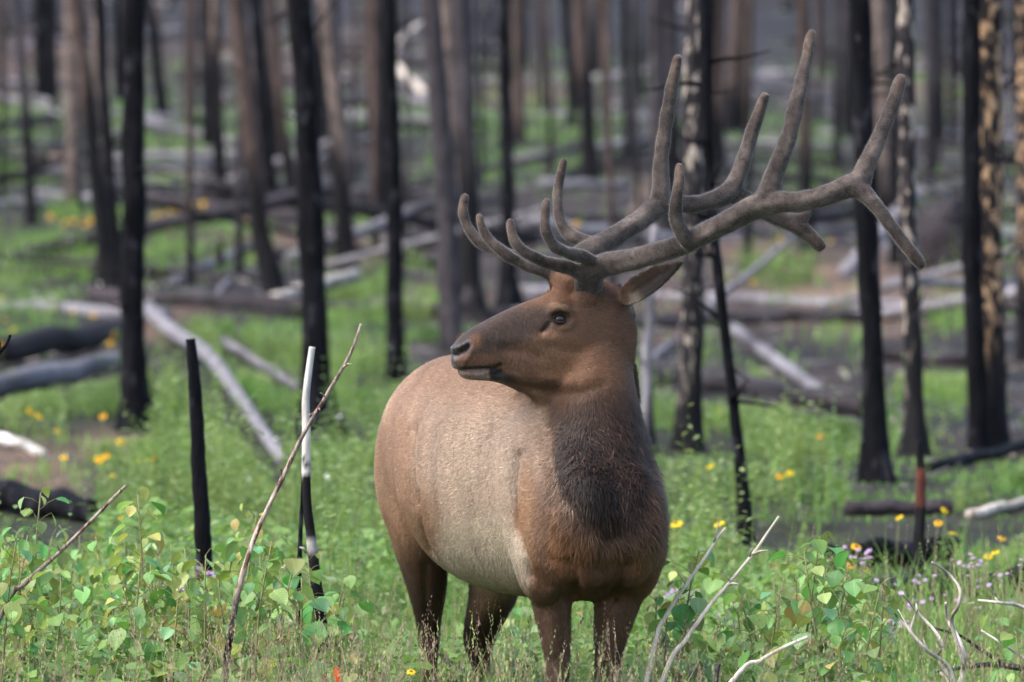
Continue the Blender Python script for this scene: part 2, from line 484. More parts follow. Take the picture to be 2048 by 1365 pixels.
T('tall black trunk touching the orange flaked one on the right', [(1958, 905), (1948, 500), (1940, 0)], 37, 'black', flare=.3)
T('trunk with black and orange flaking bark near the right edge', [(1988, 900), (1985, 500), (1976, 0)], 50, 'orange', char=.2, flare=.2)
T('spotted trunk cut by the right edge of the frame', [(2052, 720), (2048, 400), (2044, 0)], 30, 'orange', char=.3)

# more trunks far up the slope, none of which stands out
r = random.Random(11)
placed = 0
while placed < 235:
    d0 = r.uniform(85, 230) if placed < 100 else r.uniform(62, 150) if placed < 160 else r.uniform(36, 200)
    px_ = r.uniform(-380, 2430)
    if placed >= 160: px_ = r.choice([r.uniform(-1300, -40), r.uniform(2090, 3300)])
    x = (px_ - 1024) * d0 / FPX; y = d0 + CAM_Y; z = gz(x, y)
    row_ = 682.5 - (z - CAM_H) * FPX / d0
    wpx = (r.uniform(.11, .22) if placed < 100 or placed >= 160 else r.uniform(.05, .11)) * FPX / d0
    lean = r.uniform(-.04, .02) * 200
    T('burnt trunk blurred far up the slope among many others', [(px_, row_), (px_ + lean, row_ - 200)], wpx, r.choice(['brown', 'black', 'greybrown', 'greybrown', 'tan', 'black', 'brown']), flare=.2, stubs=0, group='blurred trunks far up the slope', d=d0, char=r.uniform(.1, 2), seg=1.0, nseg=9)
    placed += 1

# ================================================================== fallen logs
LOGS = []
def log(label, a, b, w, mat, group=None, da=None, db=None, mid=None, w2=None, char=0.0, name='fallen_log', lift=.9, stubs=0):
    def pt(q, d):
        if d is None: d = ground_hit(*q)
        p = P(q[0], q[1], d); return p, d
    A, d1 = pt(a, da); Bp, d2 = pt(b, db if db is not None else None)
    r1 = w * d1 / FPX / 2; r2 = (w2 or w * .85) * d2 / FPX / 2
    if da is None: A.z = gz(A.x, A.y) + r1 * lift
    if db is None: Bp.z = gz(Bp.x, Bp.y) + r2 * lift
    pts = [A]; rad = [r1]
    if mid:
        for m in mid:
            f = (m[0] - a[0]) / (b[0] - a[0]) if abs(b[0] - a[0]) > 5 else .5
            q = P(m[0], m[1], d1 + (d2 - d1) * f); pts.append(q); rad.append(r1 + (r2 - r1) * f)
    pts.append(Bp); rad.append(r2)
    if len(pts) == 2:
        n = 7
        pts = [A.lerp(Bp, i / n) for i in range(n + 1)]; rad = [r1 + (r2 - r1) * i / n for i in range(n + 1)]
        for i in range(1, n):
            pts[i] += Vector((0, 0, 1)) * (.25 * r1 * math.sin(i * 2.1 + A.x))
            if da is None: pts[i].z = max(pts[i].z, gz(pts[i].x, pts[i].y) + rad[i] * .6)
    else: pts, rad = catmull(pts, rad, 4)
    LOGS.append((A.copy(), Bp.copy(), max(r1, r2), len(pts) if group is None else 0))
    c = A.lerp(Bp, .5)
    V, F = tube_np([p - c for p in pts], rad, 12, noise_amp=.06 if mat in ('white', 'pale') else .22, seed=A.x, rough=0 if mat in ('white', 'pale') else .6)
    me = mesh_np('log', np.array([tuple(v) for v in V]), F, BARK[mat])
    nn = np.array([mnoise.noise(Vector(v) * 1.5 + c) for v in V]); up = np.array([v.z for v in V])
    set_char(me, np.clip(char + nn * 1.2 * (char > 0) , 0, 1))
    if stubs:
        root = empty(name, c); tag(root, label, 'log', group); obj('log', me, root)
        for k in range(stubs):
            i = random.randrange(1, len(pts) - 1)
            stub(root, pts[i] - c, random.uniform(0, 6.28), random.uniform(.2, .4), mat, k)
        return root
    o = obj(name, me, None, c); tag(o, label, 'log', group); return o
log('dark thin log on the green bank at the upper left edge', (-20, 262), (155, 232), 15, 'dark', char=.5)
log('grey log above the dark one on the upper left bank', (70, 205), (215, 232), 15, 'grey', char=.3)
log('grey fallen log running right from the big charred trunk across the green bank', (290, 255), (476, 292), 20, 'grey', char=.2, stubs=2)
log('long grey log lying level below the green bank on the left', (40, 352), (340, 345), 18, 'grey', char=.25)
log('pale grey log lying level between the two left trunks', (285, 348), (445, 338), 20, 'grey', char=.15)
log('grey log slanting up towards the leaning brown trunk', (338, 575), (505, 500), 18, 'grey', char=.3)
log('short grey branch below the leaning brown trunk', (425, 608), (470, 558), 13, 'grey', name='fallen_branch')
log('charred log lying level left of the big black trunk', (352, 612), (604, 640), 24, 'dark', char=.8)
log('cream coloured bare log behind the big black trunk', (543, 610), (712, 556), 24, 'pale')
log('pale curved log sweeping down from the left trunks to the foreground', (296, 632), (566, 922), 32, 'grey', mid=[(340, 660), (410, 705), (455, 760), (510, 840)], w2=24, db=36.5)
log('short bleached log end standing behind the big charred trunk', (236, 548), (252, 612), 24, 'white', name='log_end')
log('thin pale log lying in the grass right of the curved one', (448, 692), (592, 778), 17, 'grey')
log('thick dark log at the left edge behind the silvery one', (-30, 738), (262, 694), 56, 'dark', char=.3, lift=1.3)
log('silvery grey log with charred underside at the left edge', (-30, 802), (254, 748), 46, 'grey', char=.05, lift=1.3)
log('bleached broken log on the sandy bank at the left edge', (-20, 880), (84, 918), 24, 'white', char=.2)
log('thick charred log lying behind the aspen leaves on the left', (-40, 1012), (190, 1050), 62, 'black')
log('dark log end slanting behind the big black trunk', (640, 235), (772, 332), 22, 'dark', char=.6)
log('long thin dark log slanting up behind the brow tines', (930, 420), (1305, 303), 17, 'dark', mid=[(1060, 385), (1180, 330)], char=.5)
log('grey log lying level left of the antler beam', (1080, 378), (1258, 380), 21, 'grey', char=.2)
log('dark low log behind the bare trunk above the muzzle', (690, 405), (930, 415), 20, 'dark', char=.6)
log('pale log slanting down onto the dark log right of the elk', (1466, 668), (1718, 852), 26, 'grey', mid=[(1530, 705), (1610, 762)], w2=28, db=43, char=.02)
log('thick grey dark log lying across the clearing right of the elk', (1306, 764), (1724, 840), 46, 'dark', char=.15, lift=1.2, stubs=2)
log('charred log slanting up to the right edge behind the flowers', (1856, 950), (2080, 895), 26, 'black')
log('pale topped burnt log half hidden in the plants on the right', (1690, 1032), (1905, 1030), 34, 'dark', char=.6)
log('bleached branch on the burnt log at the right edge', (1940, 1040), (2080, 1008), 22, 'pale', char=.5)
log('short black log in front of the flowers right of the elk', (1640, 1140), (1910, 1118), 54, 'black')
log('round charred log end near the bleached twigs at the lower right', (1742, 1235), (2100, 1190), 84, 'black', w2=60)
log('dim grey log lying level far behind the antlers', (1450, 292), (1705, 296), 13, 'grey', char=.2)
log('grey log lying level between the right hand trunks', (1830, 300), (2060, 292), 13, 'grey', char=.2)
log('dark log across the slope below the forked antler tip', (1560, 455), (1740, 430), 26, 'dark', char=.5)
log('dark log below the far antler palm', (1500, 640), (1730, 648), 26, 'dark', char=.6)
log('dark burnt log on the bare soil between the right trunks', (1760, 720), (1950, 735), 30, 'dark', char=.7)
log('slanting bleached log high up behind the slim black trunk', (788, 130), (850, 186), 18, 'pale', da=106, db=104)
log('slanting bleached branch over the bleached log near the top', (800, 82), (850, 38), 11, 'pale', da=116, db=118, name='fallen_branch')
log('grey log tilted against the trunk behind the elk nape', (1290, 735), (1345, 690), 14, 'grey', name='fallen_branch')
r = random.Random(5)
for k in range(170):
    d0 = r.uniform(58, 210); px_ = r.uniform(-250, 2300); d1 = d0 + r.uniform(-3.5, 3.5)
    xa = (px_ - 1024) * d0 / FPX; xb = xa + r.choice((-1, 1)) * r.uniform(.8, 4.5)
    ra = 682.5 - (gz(xa, d0 + CAM_Y) + .05 - CAM_H) * FPX / d0; rb = 682.5 - (gz(xb, d1 + CAM_Y) + r.choice((.05, .05, .3, .8)) - CAM_H) * FPX / d1
    log('blurred fallen log on the far slope among many others', (px_, ra), (1024 + xb * FPX / d1, rb), r.uniform(.06, .19) * FPX / d0, r.choice(['grey', 'dark', 'dark', 'grey', 'black', 'grey'] if k % 3 else ['grey', 'dark']), group='blurred logs on the far slope', char=r.choice([0, 0, .3]), da=d0, db=d1)

def limit_h(p, h):
    """plants stay low on a log and in front of it, so that the logs lie open as they do on the burnt slope"""
    h = h.copy()
    for A_, B_, r_, own in LOGS:
        if not own: continue
        a_ = np.array(A_)[:2]; ab = np.array(B_)[:2] - a_
        t_ = np.clip(((p[:, :2] - a_) @ ab) / (ab @ ab), 0, 1); q_ = a_ + t_[:, None] * ab - p[:, :2]
        k = np.linalg.norm(q_, axis=1) < r_ + .06
        h[k] = np.minimum(h[k], .015)
        # the strip between the log and where one looks from
        dp = p[:, 1] - CAM_Y; da_, db_ = A_.y - CAM_Y, B_.y - CAM_Y
        sp = p[:, 0] / dp; s0, s1 = A_.x / da_, B_.x / db_
        t2 = (sp - s0) / (s1 - s0 if abs(s1 - s0) > 1e-6 else 1e-6); tc_ = np.clip(t2, 0, 1)
        q2 = 1 / ((1 - tc_) / da_ + tc_ / db_) - dp
        k = (t2 > -.03) & (t2 < 1.03) & (q2 > -r_) & (q2 < 9)
        h[k] = np.minimum(h[k], .012 + np.maximum(q2[k], 0) * .028)
    for c_, r_ in FEET:
        q_ = np.array(c_)[:2] - p[:, :2]
        k = (np.abs(q_[:, 0]) < r_ * 3.2 + .08) & (q_[:, 1] > -.4) & (q_[:, 1] < 6)
        h[k] = np.minimum(h[k], .015 + np.maximum(q_[k, 1], 0) * .032)
    return h

# root mounds, stumps
def lump(name, label, cat, px, row, wpx, hpx, mat, seed, group=None, dd=None):
    d0 = dd or ground_hit(px, row); c = P(px, row, d0); c.z = gz(c.x, c.y)
    bm = bmesh.new(); bmesh.ops.create_icosphere(bm, subdivisions=4, radius=1)
    a = wpx * d0 / FPX / 2; h = hpx * d0 / FPX
    for v in bm.verts:
        n = mnoise.noise(v.co * 1.7 + Vector((seed, 0, 0))) * .45 + mnoise.noise(v.co * 4.5 + Vector((0, seed, 0))) * .25
        v.co = v.co * (1 + n)
        v.co = Vector((v.co.x * a, v.co.y * a * .7, max(v.co.z, -.15) * h))
    me = bpy.data.meshes.new(name); bm.to_mesh(me); bm.free(); me.materials.append(BARK[mat])
    me.polygons.foreach_set('use_smooth', np.ones(len(me.polygons), dtype=bool))
    set_char(me, np.zeros(len(me.vertices)))
    o = obj(name, me, None, c); tag(o, label, cat, group); return o
lump('root_mound', 'dark brown upturned root mound right of the forked antler', 'root mound', 1900, 540, 130, 130, 'dark', 3)
lump('root_mound', 'low burnt root mound below the tan trunk with the black foot', 'root mound', 455, 425, 130, 60, 'dark', 5)
lump('root_mound', 'pale torn root mound left of the antler beam', 'root mound', 1290, 470, 70, 95, 'tan', 8)
lump('root_mound', 'torn brown root mound behind the brow tines', 'root mound', 940, 640, 90, 70, 'dark', 12)
lump('burnt_stump', 'small bleached stump on the upper left bank', 'stump', 120, 345, 48, 38, 'tan', 9)
def post(label, pts, w, mat, d, name, cat, w2=None, char=None, n=10, group=None):
    """standing stick, snag or twig traced through pts (px,row) at distance d (or list)"""
    ds = d if isinstance(d, (list, tuple)) else [d] * len(pts)
    q = [P(a, b, dd_) for (a, b), dd_ in zip(pts, ds)]
    ws = np.linspace(w, w2 or w * .5, len(pts))
    p, rad = catmull(q, [wi * dd_ / FPX / 2 for wi, dd_ in zip(ws, ds)], 6)
    c = Vector((p[0].x, p[0].y, gz(p[0].x, p[0].y)))
    V, F = tube_np([x - c for x in p], rad, n, noise_amp=.34, seed=c.x * 3, rough=1.0)
    me = mesh_np(name, np.array([tuple(v) for v in V]), F, BARK[mat])
    z = np.array([v.z for v in V])
    set_char(me, np.zeros(len(V)) if char is None else char(z + c.z, V))
    return me, c, p, rad
def post_thing(label, pts, w, mat, d, name, cat, **k):
    me, c, p, rad = post(label, pts, w, mat, d, name, cat, **k)
    o = obj(name, me, None, c); tag(o, label, cat); return o
for lab, px_, row_, w_, h_ in [('small black stump in the grass left of the big charred trunk', 111, 300, 14, 40), ('black pointed stump beside the grey slanting log', 440, 535, 18, 55), ('little black stump right of the elk at the foot of the crooked trunk', 1452, 1085, 22, 40)]:
    d0 = ground_hit(px_, row_)
    post_thing(lab, [(px_, row_ + 12), (px_, row_ - h_ * .5), (px_ + 2, row_ - h_)], w_, 'black', d0, 'burnt_stump', 'stump')
# ================================================================== living green
def mat_leafy(name, transl=.35, rough=.55, attr=True, base=(.1, .2, .04), spec=.25, vary=.0):
    m, t, b, o = new_mat(name)
    if attr:
        c = N(t, 'ShaderNodeVertexColor', layer_name='Col').outputs[0]
    else:
        oi = N(t, 'ShaderNodeObjectInfo')
        hsv = N(t, 'ShaderNodeHueSaturation'); hsv.inputs['Color'].default_value = (*base, 1)
        mr = N(t, 'ShaderNodeMapRange'); mr.inputs[3].default_value = .5 - vary * .12; mr.inputs[4].default_value = .5 + vary * .06; t.links.new(oi.outputs['Random'], mr.inputs[0]); t.links.new(mr.outputs[0], hsv.inputs['Hue'])
        m2 = N(t, 'ShaderNodeMath', operation='MULTIPLY'); m2.inputs[1].default_value = 7.31; t.links.new(oi.outputs['Random'], m2.inputs[0])
        fr = N(t, 'ShaderNodeMath', operation='FRACT'); t.links.new(m2.outputs[0], fr.inputs[0])
        mv = N(t, 'ShaderNodeMapRange'); mv.inputs[3].default_value = 1 - vary * .5; mv.inputs[4].default_value = 1 + vary * .4; t.links.new(fr.outputs[0], mv.inputs[0]); t.links.new(mv.outputs[0], hsv.inputs['Value'])
        tc = N(t, 'ShaderNodeTexCoord'); nz = noise_tex(t, 30, 3, .6, tc.outputs['Object'])
        rr = ramp(t, [(.3, (.8, .8, .8)), (.7, (1.15, 1.15, 1.1))], nz.outputs[0]).outputs[0]
        c = mixc(t, 1, hsv.outputs[0], rr, 'MULTIPLY')
        sx = N(t, 'ShaderNodeSeparateXYZ'); t.links.new(tc.outputs['Object'], sx.inputs[0])      # paler midrib and side veins
        ab = N(t, 'ShaderNodeMath', operation='ABSOLUTE'); t.links.new(sx.outputs[1], ab.inputs[0])
        vx = N(t, 'ShaderNodeMath', operation='MULTIPLY_ADD'); vx.inputs[1].default_value = -.7; t.links.new(ab.outputs[0], vx.inputs[0]); t.links.new(sx.outputs[0], vx.inputs[2])
        vm = N(t, 'ShaderNodeMath', operation='MULTIPLY'); vm.inputs[1].default_value = 7; t.links.new(vx.outputs[0], vm.inputs[0])
        vf = N(t, 'ShaderNodeMath', operation='PINGPONG'); vf.inputs[1].default_value = .5; t.links.new(vm.outputs[0], vf.inputs[0])
        mn = N(t, 'ShaderNodeMath', operation='MINIMUM'); a4 = N(t, 'ShaderNodeMath', operation='MULTIPLY'); a4.inputs[1].default_value = 2.2; t.links.new(ab.outputs[0], a4.inputs[0]); t.links.new(a4.outputs[0], mn.inputs[0]); t.links.new(vf.outputs[0], mn.inputs[1])
        vr = ramp(t, [(.0, (1.35, 1.3, 1.3)), (.09, (1, 1, 1))], mn.outputs[0]).outputs[0]
        c = mixc(t, 1, c, vr, 'MULTIPLY')
    t.links.new(c, b.inputs['Base Color']); b.inputs['Roughness'].default_value = rough; b.inputs['Specular IOR Level'].default_value = spec
    tr = N(t, 'ShaderNodeBsdfTranslucent'); cc = mixc(t, 1, c, (1.1, 1.15, .7), 'MULTIPLY'); t.links.new(cc, tr.inputs[0])
    mx = N(t, 'ShaderNodeMixShader'); mx.inputs[0].default_value = transl
    t.links.new(b.outputs[0], mx.inputs[1]); t.links.new(tr.outputs[0], mx.inputs[2]); t.links.new(mx.outputs[0], o.inputs['Surface'])
    return m
M_GRASS = mat_leafy('meadow_green', .4)
M_DRY = mat_leafy('dry_grass', .3, .7)

def blades(p, h, w, lean, col, r, tipcol=1.15):
    n = len(p)
    az = r.uniform(0, math.pi, n); sx = np.cos(az) * w; sy = np.sin(az) * w
    s = np.stack([sx, sy, 0 * sx], 1)
    mid = p + np.stack([lean[:, 0] * .35, lean[:, 1] * .35, np.ones(n) * .6], 1) * h[:, None]
    tip = p + np.stack([lean[:, 0], lean[:, 1], np.ones(n) * (1 - .25 * np.linalg.norm(lean, axis=1))], 1) * h[:, None]
    V = np.stack([p - s, p + s, mid + s * .8, mid - s * .8, tip], 1).reshape(-1, 3)
    b = np.arange(n)[:, None] * 5
    F = np.concatenate([b + [0, 1, 2], b + [0, 2, 3], b + [3, 2, 4]], 0)
    C = np.repeat(col, 5, axis=0)
    return V, F, C
def leaves(p, size, dirn, nrm, col, asp=.5):
    """pointed leaf of 6 points folded along the middle"""
    n = len(p)
    dirn = dirn / (np.linalg.norm(dirn, axis=1)[:, None] + 1e-9)
    sd = np.cross(dirn, nrm); sd /= np.linalg.norm(sd, axis=1)[:, None] + 1e-9
    up = np.cross(sd, dirn)
    L = size[:, None]; W = (size * asp)[:, None]
    a = p; b1 = p + dirn * L * .35 + sd * W + up * L * .08; b2 = p + dirn * L * .35 - sd * W + up * L * .08
    c1 = p + dirn * L * .72 + sd * W * .7 + up * L * .04; c2 = p + dirn * L * .72 - sd * W * .7 + up * L * .04
    t_ = p + dirn * L - up * L * .06
    V = np.stack([a, b1, c1, t_, c2, b2], 1).reshape(-1, 3)
    k = np.arange(n)[:, None] * 6
    F = np.concatenate([k + [0, 1, 3], k + [1, 2, 3], k + [0, 3, 5], k + [3, 4, 5]], 0)
    return V, F, np.repeat(col, 6, axis=0)
def stuff(name, label, parts, mat, smooth=False):
    V = np.concatenate([q[0] for q in parts]); C = np.concatenate([q[2] for q in parts]); o = 0; Fs = []
    for q in parts: Fs.append(q[1] + o); o += len(q[0])
    me = mesh_np(name, V, np.concatenate(Fs), mat, smooth); set_col(me, C)
    ob = obj(name, me); tag(ob, label, None, None, 'stuff'); return ob

def scatter(n, d0, d1, p0, p1, r, power=.5):
    u = r.random(n); d = (d0 ** power + u * (d1 ** power - d0 ** power)) ** (1 / power)
    px = r.uniform(p0, p1, n); x = (px - 1024) * d / FPX; y = d + CAM_Y
    z = ground_z(x, y); row = 682.5 - (z - CAM_H) * FPX / d
    return np.stack([x, y, z], 1), px, row, d
def vary(base, n, r, s=.18, hue=.12):
    c = np.array(base)[None] * np.exp(r.normal(0, s, n))[:, None]
    c = c * (1 + r.normal(0, hue, (n, 1)) * np.array([[1.0, .1, -.6]]))
    return np.clip(c, .004, .8)
G1 = np.array(S(104, 146, 68)); G2 = np.array(S(140, 168, 90)); G3 = np.array(S(96, 126, 74)); G4 = np.array(S(154, 172, 112))

r = np.random.default_rng(31)
P0, px, row, d = scatter(420000, 25, 200, -900, 2950, r, .3)
den = green_at(px, row) * np.clip(.75 + .75 * sines(P0[:, 0], P0[:, 1], 41, 3, 1.4), 0, 1)
outside = (px < -20) | (px > 2070)
den = np.where(outside, .5 * np.clip(.5 + sines(P0[:, 0], P0[:, 1], 42, 3, .5), 0, 1), den)
keep = r.random(len(d)) < den * np.where(d < 46, .48, .85) * np.clip(.35 + 1.7 * sines(P0[:, 0], P0[:, 1], 45, 3, 1.3), .05, 1) + .012
P0, px, row, d = P0[keep], px[keep], row[keep], d[keep]
n = len(d)
mixv = np.clip(.5 + .6 * sines(P0[:, 0], P0[:, 1], 43, 3, .6) + r.normal(0, .2, n), 0, 1)[:, None]
col = G1 * (1 - mixv) + G2 * mixv
col = vary(1.0, n, r) * col
clump = np.clip(.55 + .75 * sines(P0[:, 0], P0[:, 1], 44, 3, 2.6), .12, 1.5)
h = limit_h(P0, r.uniform(.12, .34, n) * clump * np.clip(1.15 - d / 400, .6, 1.2)); w = .006 * (d / 40) ** .75 * r.uniform(.6, 1.5, n)
lean = r.normal(0, .35, (n, 2))
stuff('grass', 'green grass growing in patches over the burnt slope', [blades(P0, h, w, lean, col, r)], M_GRASS)

# leafy herbs among the grass, taller, in the middle distance
r = np.random.default_rng(32)
P0, px, row, d = scatter(15000, 23.5, 75, -300, 2350, r, .3)
# part of the herbs stand together as leafy bushes
cen = r.integers(0, len(P0), 150); mem = r.integers(0, 150, 4200); cx_ = P0[cen][mem]
off = r.normal(0, .16, (4200, 2)); bush = np.stack([cx_[:, 0] + off[:, 0], cx_[:, 1] + off[:, 1], 0 * off[:, 0]], 1); bush[:, 2] = ground_z(bush[:, 0], bush[:, 1])
tall = np.concatenate([np.ones(len(P0)), np.clip(1.75 - np.linalg.norm(off, axis=1) * 2.2, .7, 1.75)])
P0 = np.concatenate([P0, bush]); px, row, d = pix(P0)
den = green_at(px, row) * np.clip(.35 + 1.7 * sines(P0[:, 0], P0[:, 1], 51, 3, 1.4) - .22, .03, 1) * np.where(row > 820, 1, .4)
den[15000:] = (row[15000:] > 500) * np.clip(green_at(px[15000:], row[15000:]), 0, 1)
keep = r.random(len(d)) < den; P0, d, tall = P0[keep], d[keep], tall[keep]; n = len(d)
H = limit_h(P0, tall * r.uniform(.2, .6, n) * np.clip(.8 + .5 * sines(P0[:, 0], P0[:, 1], 52, 3, 2.0), .4, 1.3)); kp = H > .1; P0, d, H = P0[kp], d[kp], H[kp]; n = len(d); K = 14
pp = np.repeat(P0, K, axis=0); kk = np.tile(np.arange(K), n); HH = np.repeat(H, K); dd_ = np.repeat(d, K)
az = kk * 2.4 + np.repeat(r.uniform(0, 6.28, n), K); lean = np.repeat(r.normal(0, .12, (n, 2)), K, axis=0)
t = (kk + 1.5) / (K + 1)
pos = pp + np.stack([lean[:, 0] * HH * t, lean[:, 1] * HH * t, HH * t], 1)
dirn = np.stack([np.cos(az), np.sin(az), r.uniform(-.1, .7, len(az))], 1)
nrm = np.stack([-.3 * np.cos(az), -.3 * np.sin(az), np.ones(len(az))], 1) + r.normal(0, .25, (len(az), 3))
tone = np.repeat(np.clip(.5 + .7 * sines(P0[:, 0], P0[:, 1], 55, 3, 1.5) + r.normal(0, .18, n), 0, 1)[:, None], K, axis=0)
col = (G3 * (1 - tone) + G4 * tone) * vary(1.0, len(az), r, .14, .06)
stem_col = vary(np.array(S(112, 128, 72)), n, r)
A = leaves(pos, r.uniform(.03, .065, len(az)) * (1.15 - .5 * t) * (1 + (dd_ - 25) / 90), dirn, nrm, col, .26)
Bs = blades(P0, H, np.full(n, .0035), lean[::K] * 1.0, stem_col, r)
stuff('undergrowth', 'leafy green herbs growing between the logs', [A, Bs], M_GRASS)

# burnt twigs and crumbs of charcoal on the bare ground
r = np.random.default_rng(33)
P0, px, row, d = scatter(9000, 24, 170, -300, 2350, r, .4)
keep = r.random(len(d)) > green_at(px, row) * .8; P0, d = P0[keep], d[keep]; n = len(d)
az = r.uniform(0, 3.14, n); L = (r.uniform(.06, .32, n) * np.clip(d / 50, .6, 2.2))[:, None]; dirn = np.stack([np.cos(az), np.sin(az), r.normal(.05, .12, n)], 1)
wv = np.stack([-np.sin(az), np.cos(az), 0 * az], 1) * (r.uniform(.004, .014, n) * np.clip(d / 50, .6, 2.5))[:, None]; up = np.array([[0, 0, 1.0]]) * np.linalg.norm(wv, axis=1)[:, None] * 1.3
a = P0 + np.array([0, 0, .01]); b = a + dirn * L
V = np.stack([a - wv, a + wv, a + up, b - wv * .6, b + wv * .6, b + up * .6], 1).reshape(-1, 3); k = np.arange(n)[:, None] * 6
F = np.concatenate([k + [0, 3, 5], k + [0, 5, 2], k + [2, 5, 4], k + [2, 4, 1]], 0)
tn = r.random(n); col = np.where((tn < .55)[:, None], np.array(S(34, 31, 33))[None], np.where((tn < .93)[:, None], np.array(S(84, 79, 80))[None], np.array(S(134, 124, 114))[None]))
M_DEBRIS, t_, b_, o_ = new_mat('burnt_debris'); t_.links.new(N(t_, 'ShaderNodeVertexColor', layer_name='Col').outputs[0], b_.inputs['Base Color']); b_.inputs['Roughness'].default_value = .9
stuff('debris', 'burnt twigs and charcoal scattered over the bare ground', [(V, F, np.repeat(col, 6, axis=0))], M_DEBRIS)

# ground cover round the elk: leaves of low herbs and saplings in one tangle
r = np.random.default_rng(34)
n = 42000
d = r.uniform(18.3, 27.5, n); px = r.uniform(-350, 2400, n); x = (px - 1024) * d / FPX; y = d + CAM_Y
top = np.interp(px, [-350, 0, 300, 620, 760, 1000, 1300, 1450, 1650, 2400], [.52, .56, .60, .50, .42, .40, .42, .44, .50, .46]) * np.clip(.85 + .3 * sines(x, y, 61, 3, 1.6), .45, 1.2)
zz = ground_z(x, y); zz = zz + limit_h(np.stack([x, y, zz], 1), top * np.sqrt(r.random(n)) * np.where(d > 22, .75, 1))
pos = np.stack([x, y, zz], 1)
az = r.uniform(0, 6.28, n); dirn = np.stack([np.cos(az), np.sin(az), r.normal(0, .35, n)], 1); nrm = np.stack([r.normal(0, .45, n), r.normal(-.25, .45, n), np.ones(n)], 1)
tone = np.clip(r.normal(.5, .3, n), 0, 1)[:, None]
col = (G3 * (1 - tone) + np.array(S(138, 170, 92)) * tone) * vary(1.0, n, r, .15, .06)
rd = r.random(n) < .012; col[rd] = vary(np.array(S(150, 112, 84)), rd.sum(), r)
A = leaves(pos, r.uniform(.025, .07, n), dirn, nrm, col, .36)
# short green blades, also towards the camera
n = 30000
d = r.uniform(9, 26, n); px_ = r.uniform(-700, 2750, n); x = (px_ - 1024) * np.maximum(d, 16) / FPX; y = d + CAM_Y
pos = np.stack([x, y, ground_z(x, y)], 1)
tone = r.random((n, 1)); col = (G1 * (1 - tone) + G2 * tone) * vary(1.0, n, r)
Bs = blades(pos, r.uniform(.2, .52, n) * np.where(d < 17, .6, 1), np.full(n, .0028), r.normal(0, .4, (n, 2)), col, r)
stuff('ground_cover', 'tangle of low green leaves and grass around the legs of the elk', [A, Bs], M_GRASS)

# ripe grasses with seed heads
r = np.random.default_rng(35)
def ripe(n, d0, d1, hz0, hz1, p0=-250, p1=2300, cols=None):
    d = r.uniform(d0, d1, n); px_ = r.uniform(p0, p1, n); x = (px_ - 1024) * d / FPX; y = d + CAM_Y
    clump = sines(x, y, 71, 3, 2.5)
    k = r.random(n) < np.clip(.55 + .7 * clump, .08, 1); d, x, y = d[k], x[k], y[k]; n = len(d)
    base = np.stack([x, y, ground_z(x, y)], 1)
    h = r.uniform(hz0, hz1, n); lean = r.normal(0, .20, (n, 2))
    tn = r.random(n); c0 = np.where((tn < .5)[:, None], np.array(S(164, 148, 122))[None], np.where((tn < .75)[:, None], np.array(S(168, 176, 116))[None], np.array(S(150, 118, 108))[None])) * vary(1.0, n, r, .15, .05)
    V1 = blades(base, h, np.full(n, .0017), lean, c0, r)
    tip = base + np.stack([lean[:, 0], lean[:, 1], 1 - .25 * np.linalg.norm(lean, axis=1)], 1) * h[:, None]
    dn = np.stack([lean[:, 0] * 1.3, lean[:, 1] * 1.3, np.ones(n)], 1); dn /= np.linalg.norm(dn, axis=1)[:, None]
    parts = [V1]
    # spikelets up the seed head
    K = 7; L = r.uniform(.05, .13, n)
    for k in range(K):
        t = k / K; az = r.uniform(0, 6.28, n); out = np.stack([np.cos(az), np.sin(az), np.full(n, 1.6)], 1)
        parts.append(leaves(tip + dn * (L * (t - .45))[:, None], r.uniform(.009, .019, n) * (1.1 - .6 * t), out + dn, r.normal(0, 1, (n, 3)), np.clip(c0 * r.uniform(.85, 1.2, (n, 1)), 0, .8), .16))
    return parts
stuff('dry_grass', 'ripe tan and pinkish grass stalks in front of and around the elk', ripe(2300, 18.0, 20.6, .36, .64) + ripe(1500, 18.0, 19.6, .40, .70, -250, 760) + ripe(650, 16.4, 18.0, .52, .72) + ripe(1500, 20.6, 24, .35, .62), M_DRY)
# ================================================================== the elk
TH = math.radians(22)
EF = Vector((math.sin(TH), -math.cos(TH), 0))       # elk forward
EL = Vector((math.cos(TH), math.sin(TH), 0))        # elk left
EO = Vector((0.31, -0.30, 0))
def E(u, v, w): return EO + EF * u + EL * v + Vector((0, 0, w))
HY = math.radians(20)
HF = Vector((-math.cos(HY), -math.sin(HY), 0))      # head forward
HS = Vector((math.sin(HY), -math.cos(HY), 0))       # head's left side (towards the camera)
Z = Vector((0, 0, 1))
def head_d(px): return 19.95 - (1130 - px) * 0.00155 * math.tan(HY)
def HP(px, row, side=0.0):
    """point on the head's middle plane seen at px,row, moved sideways"""
    return P(px, row, head_d(px)) + HS * side

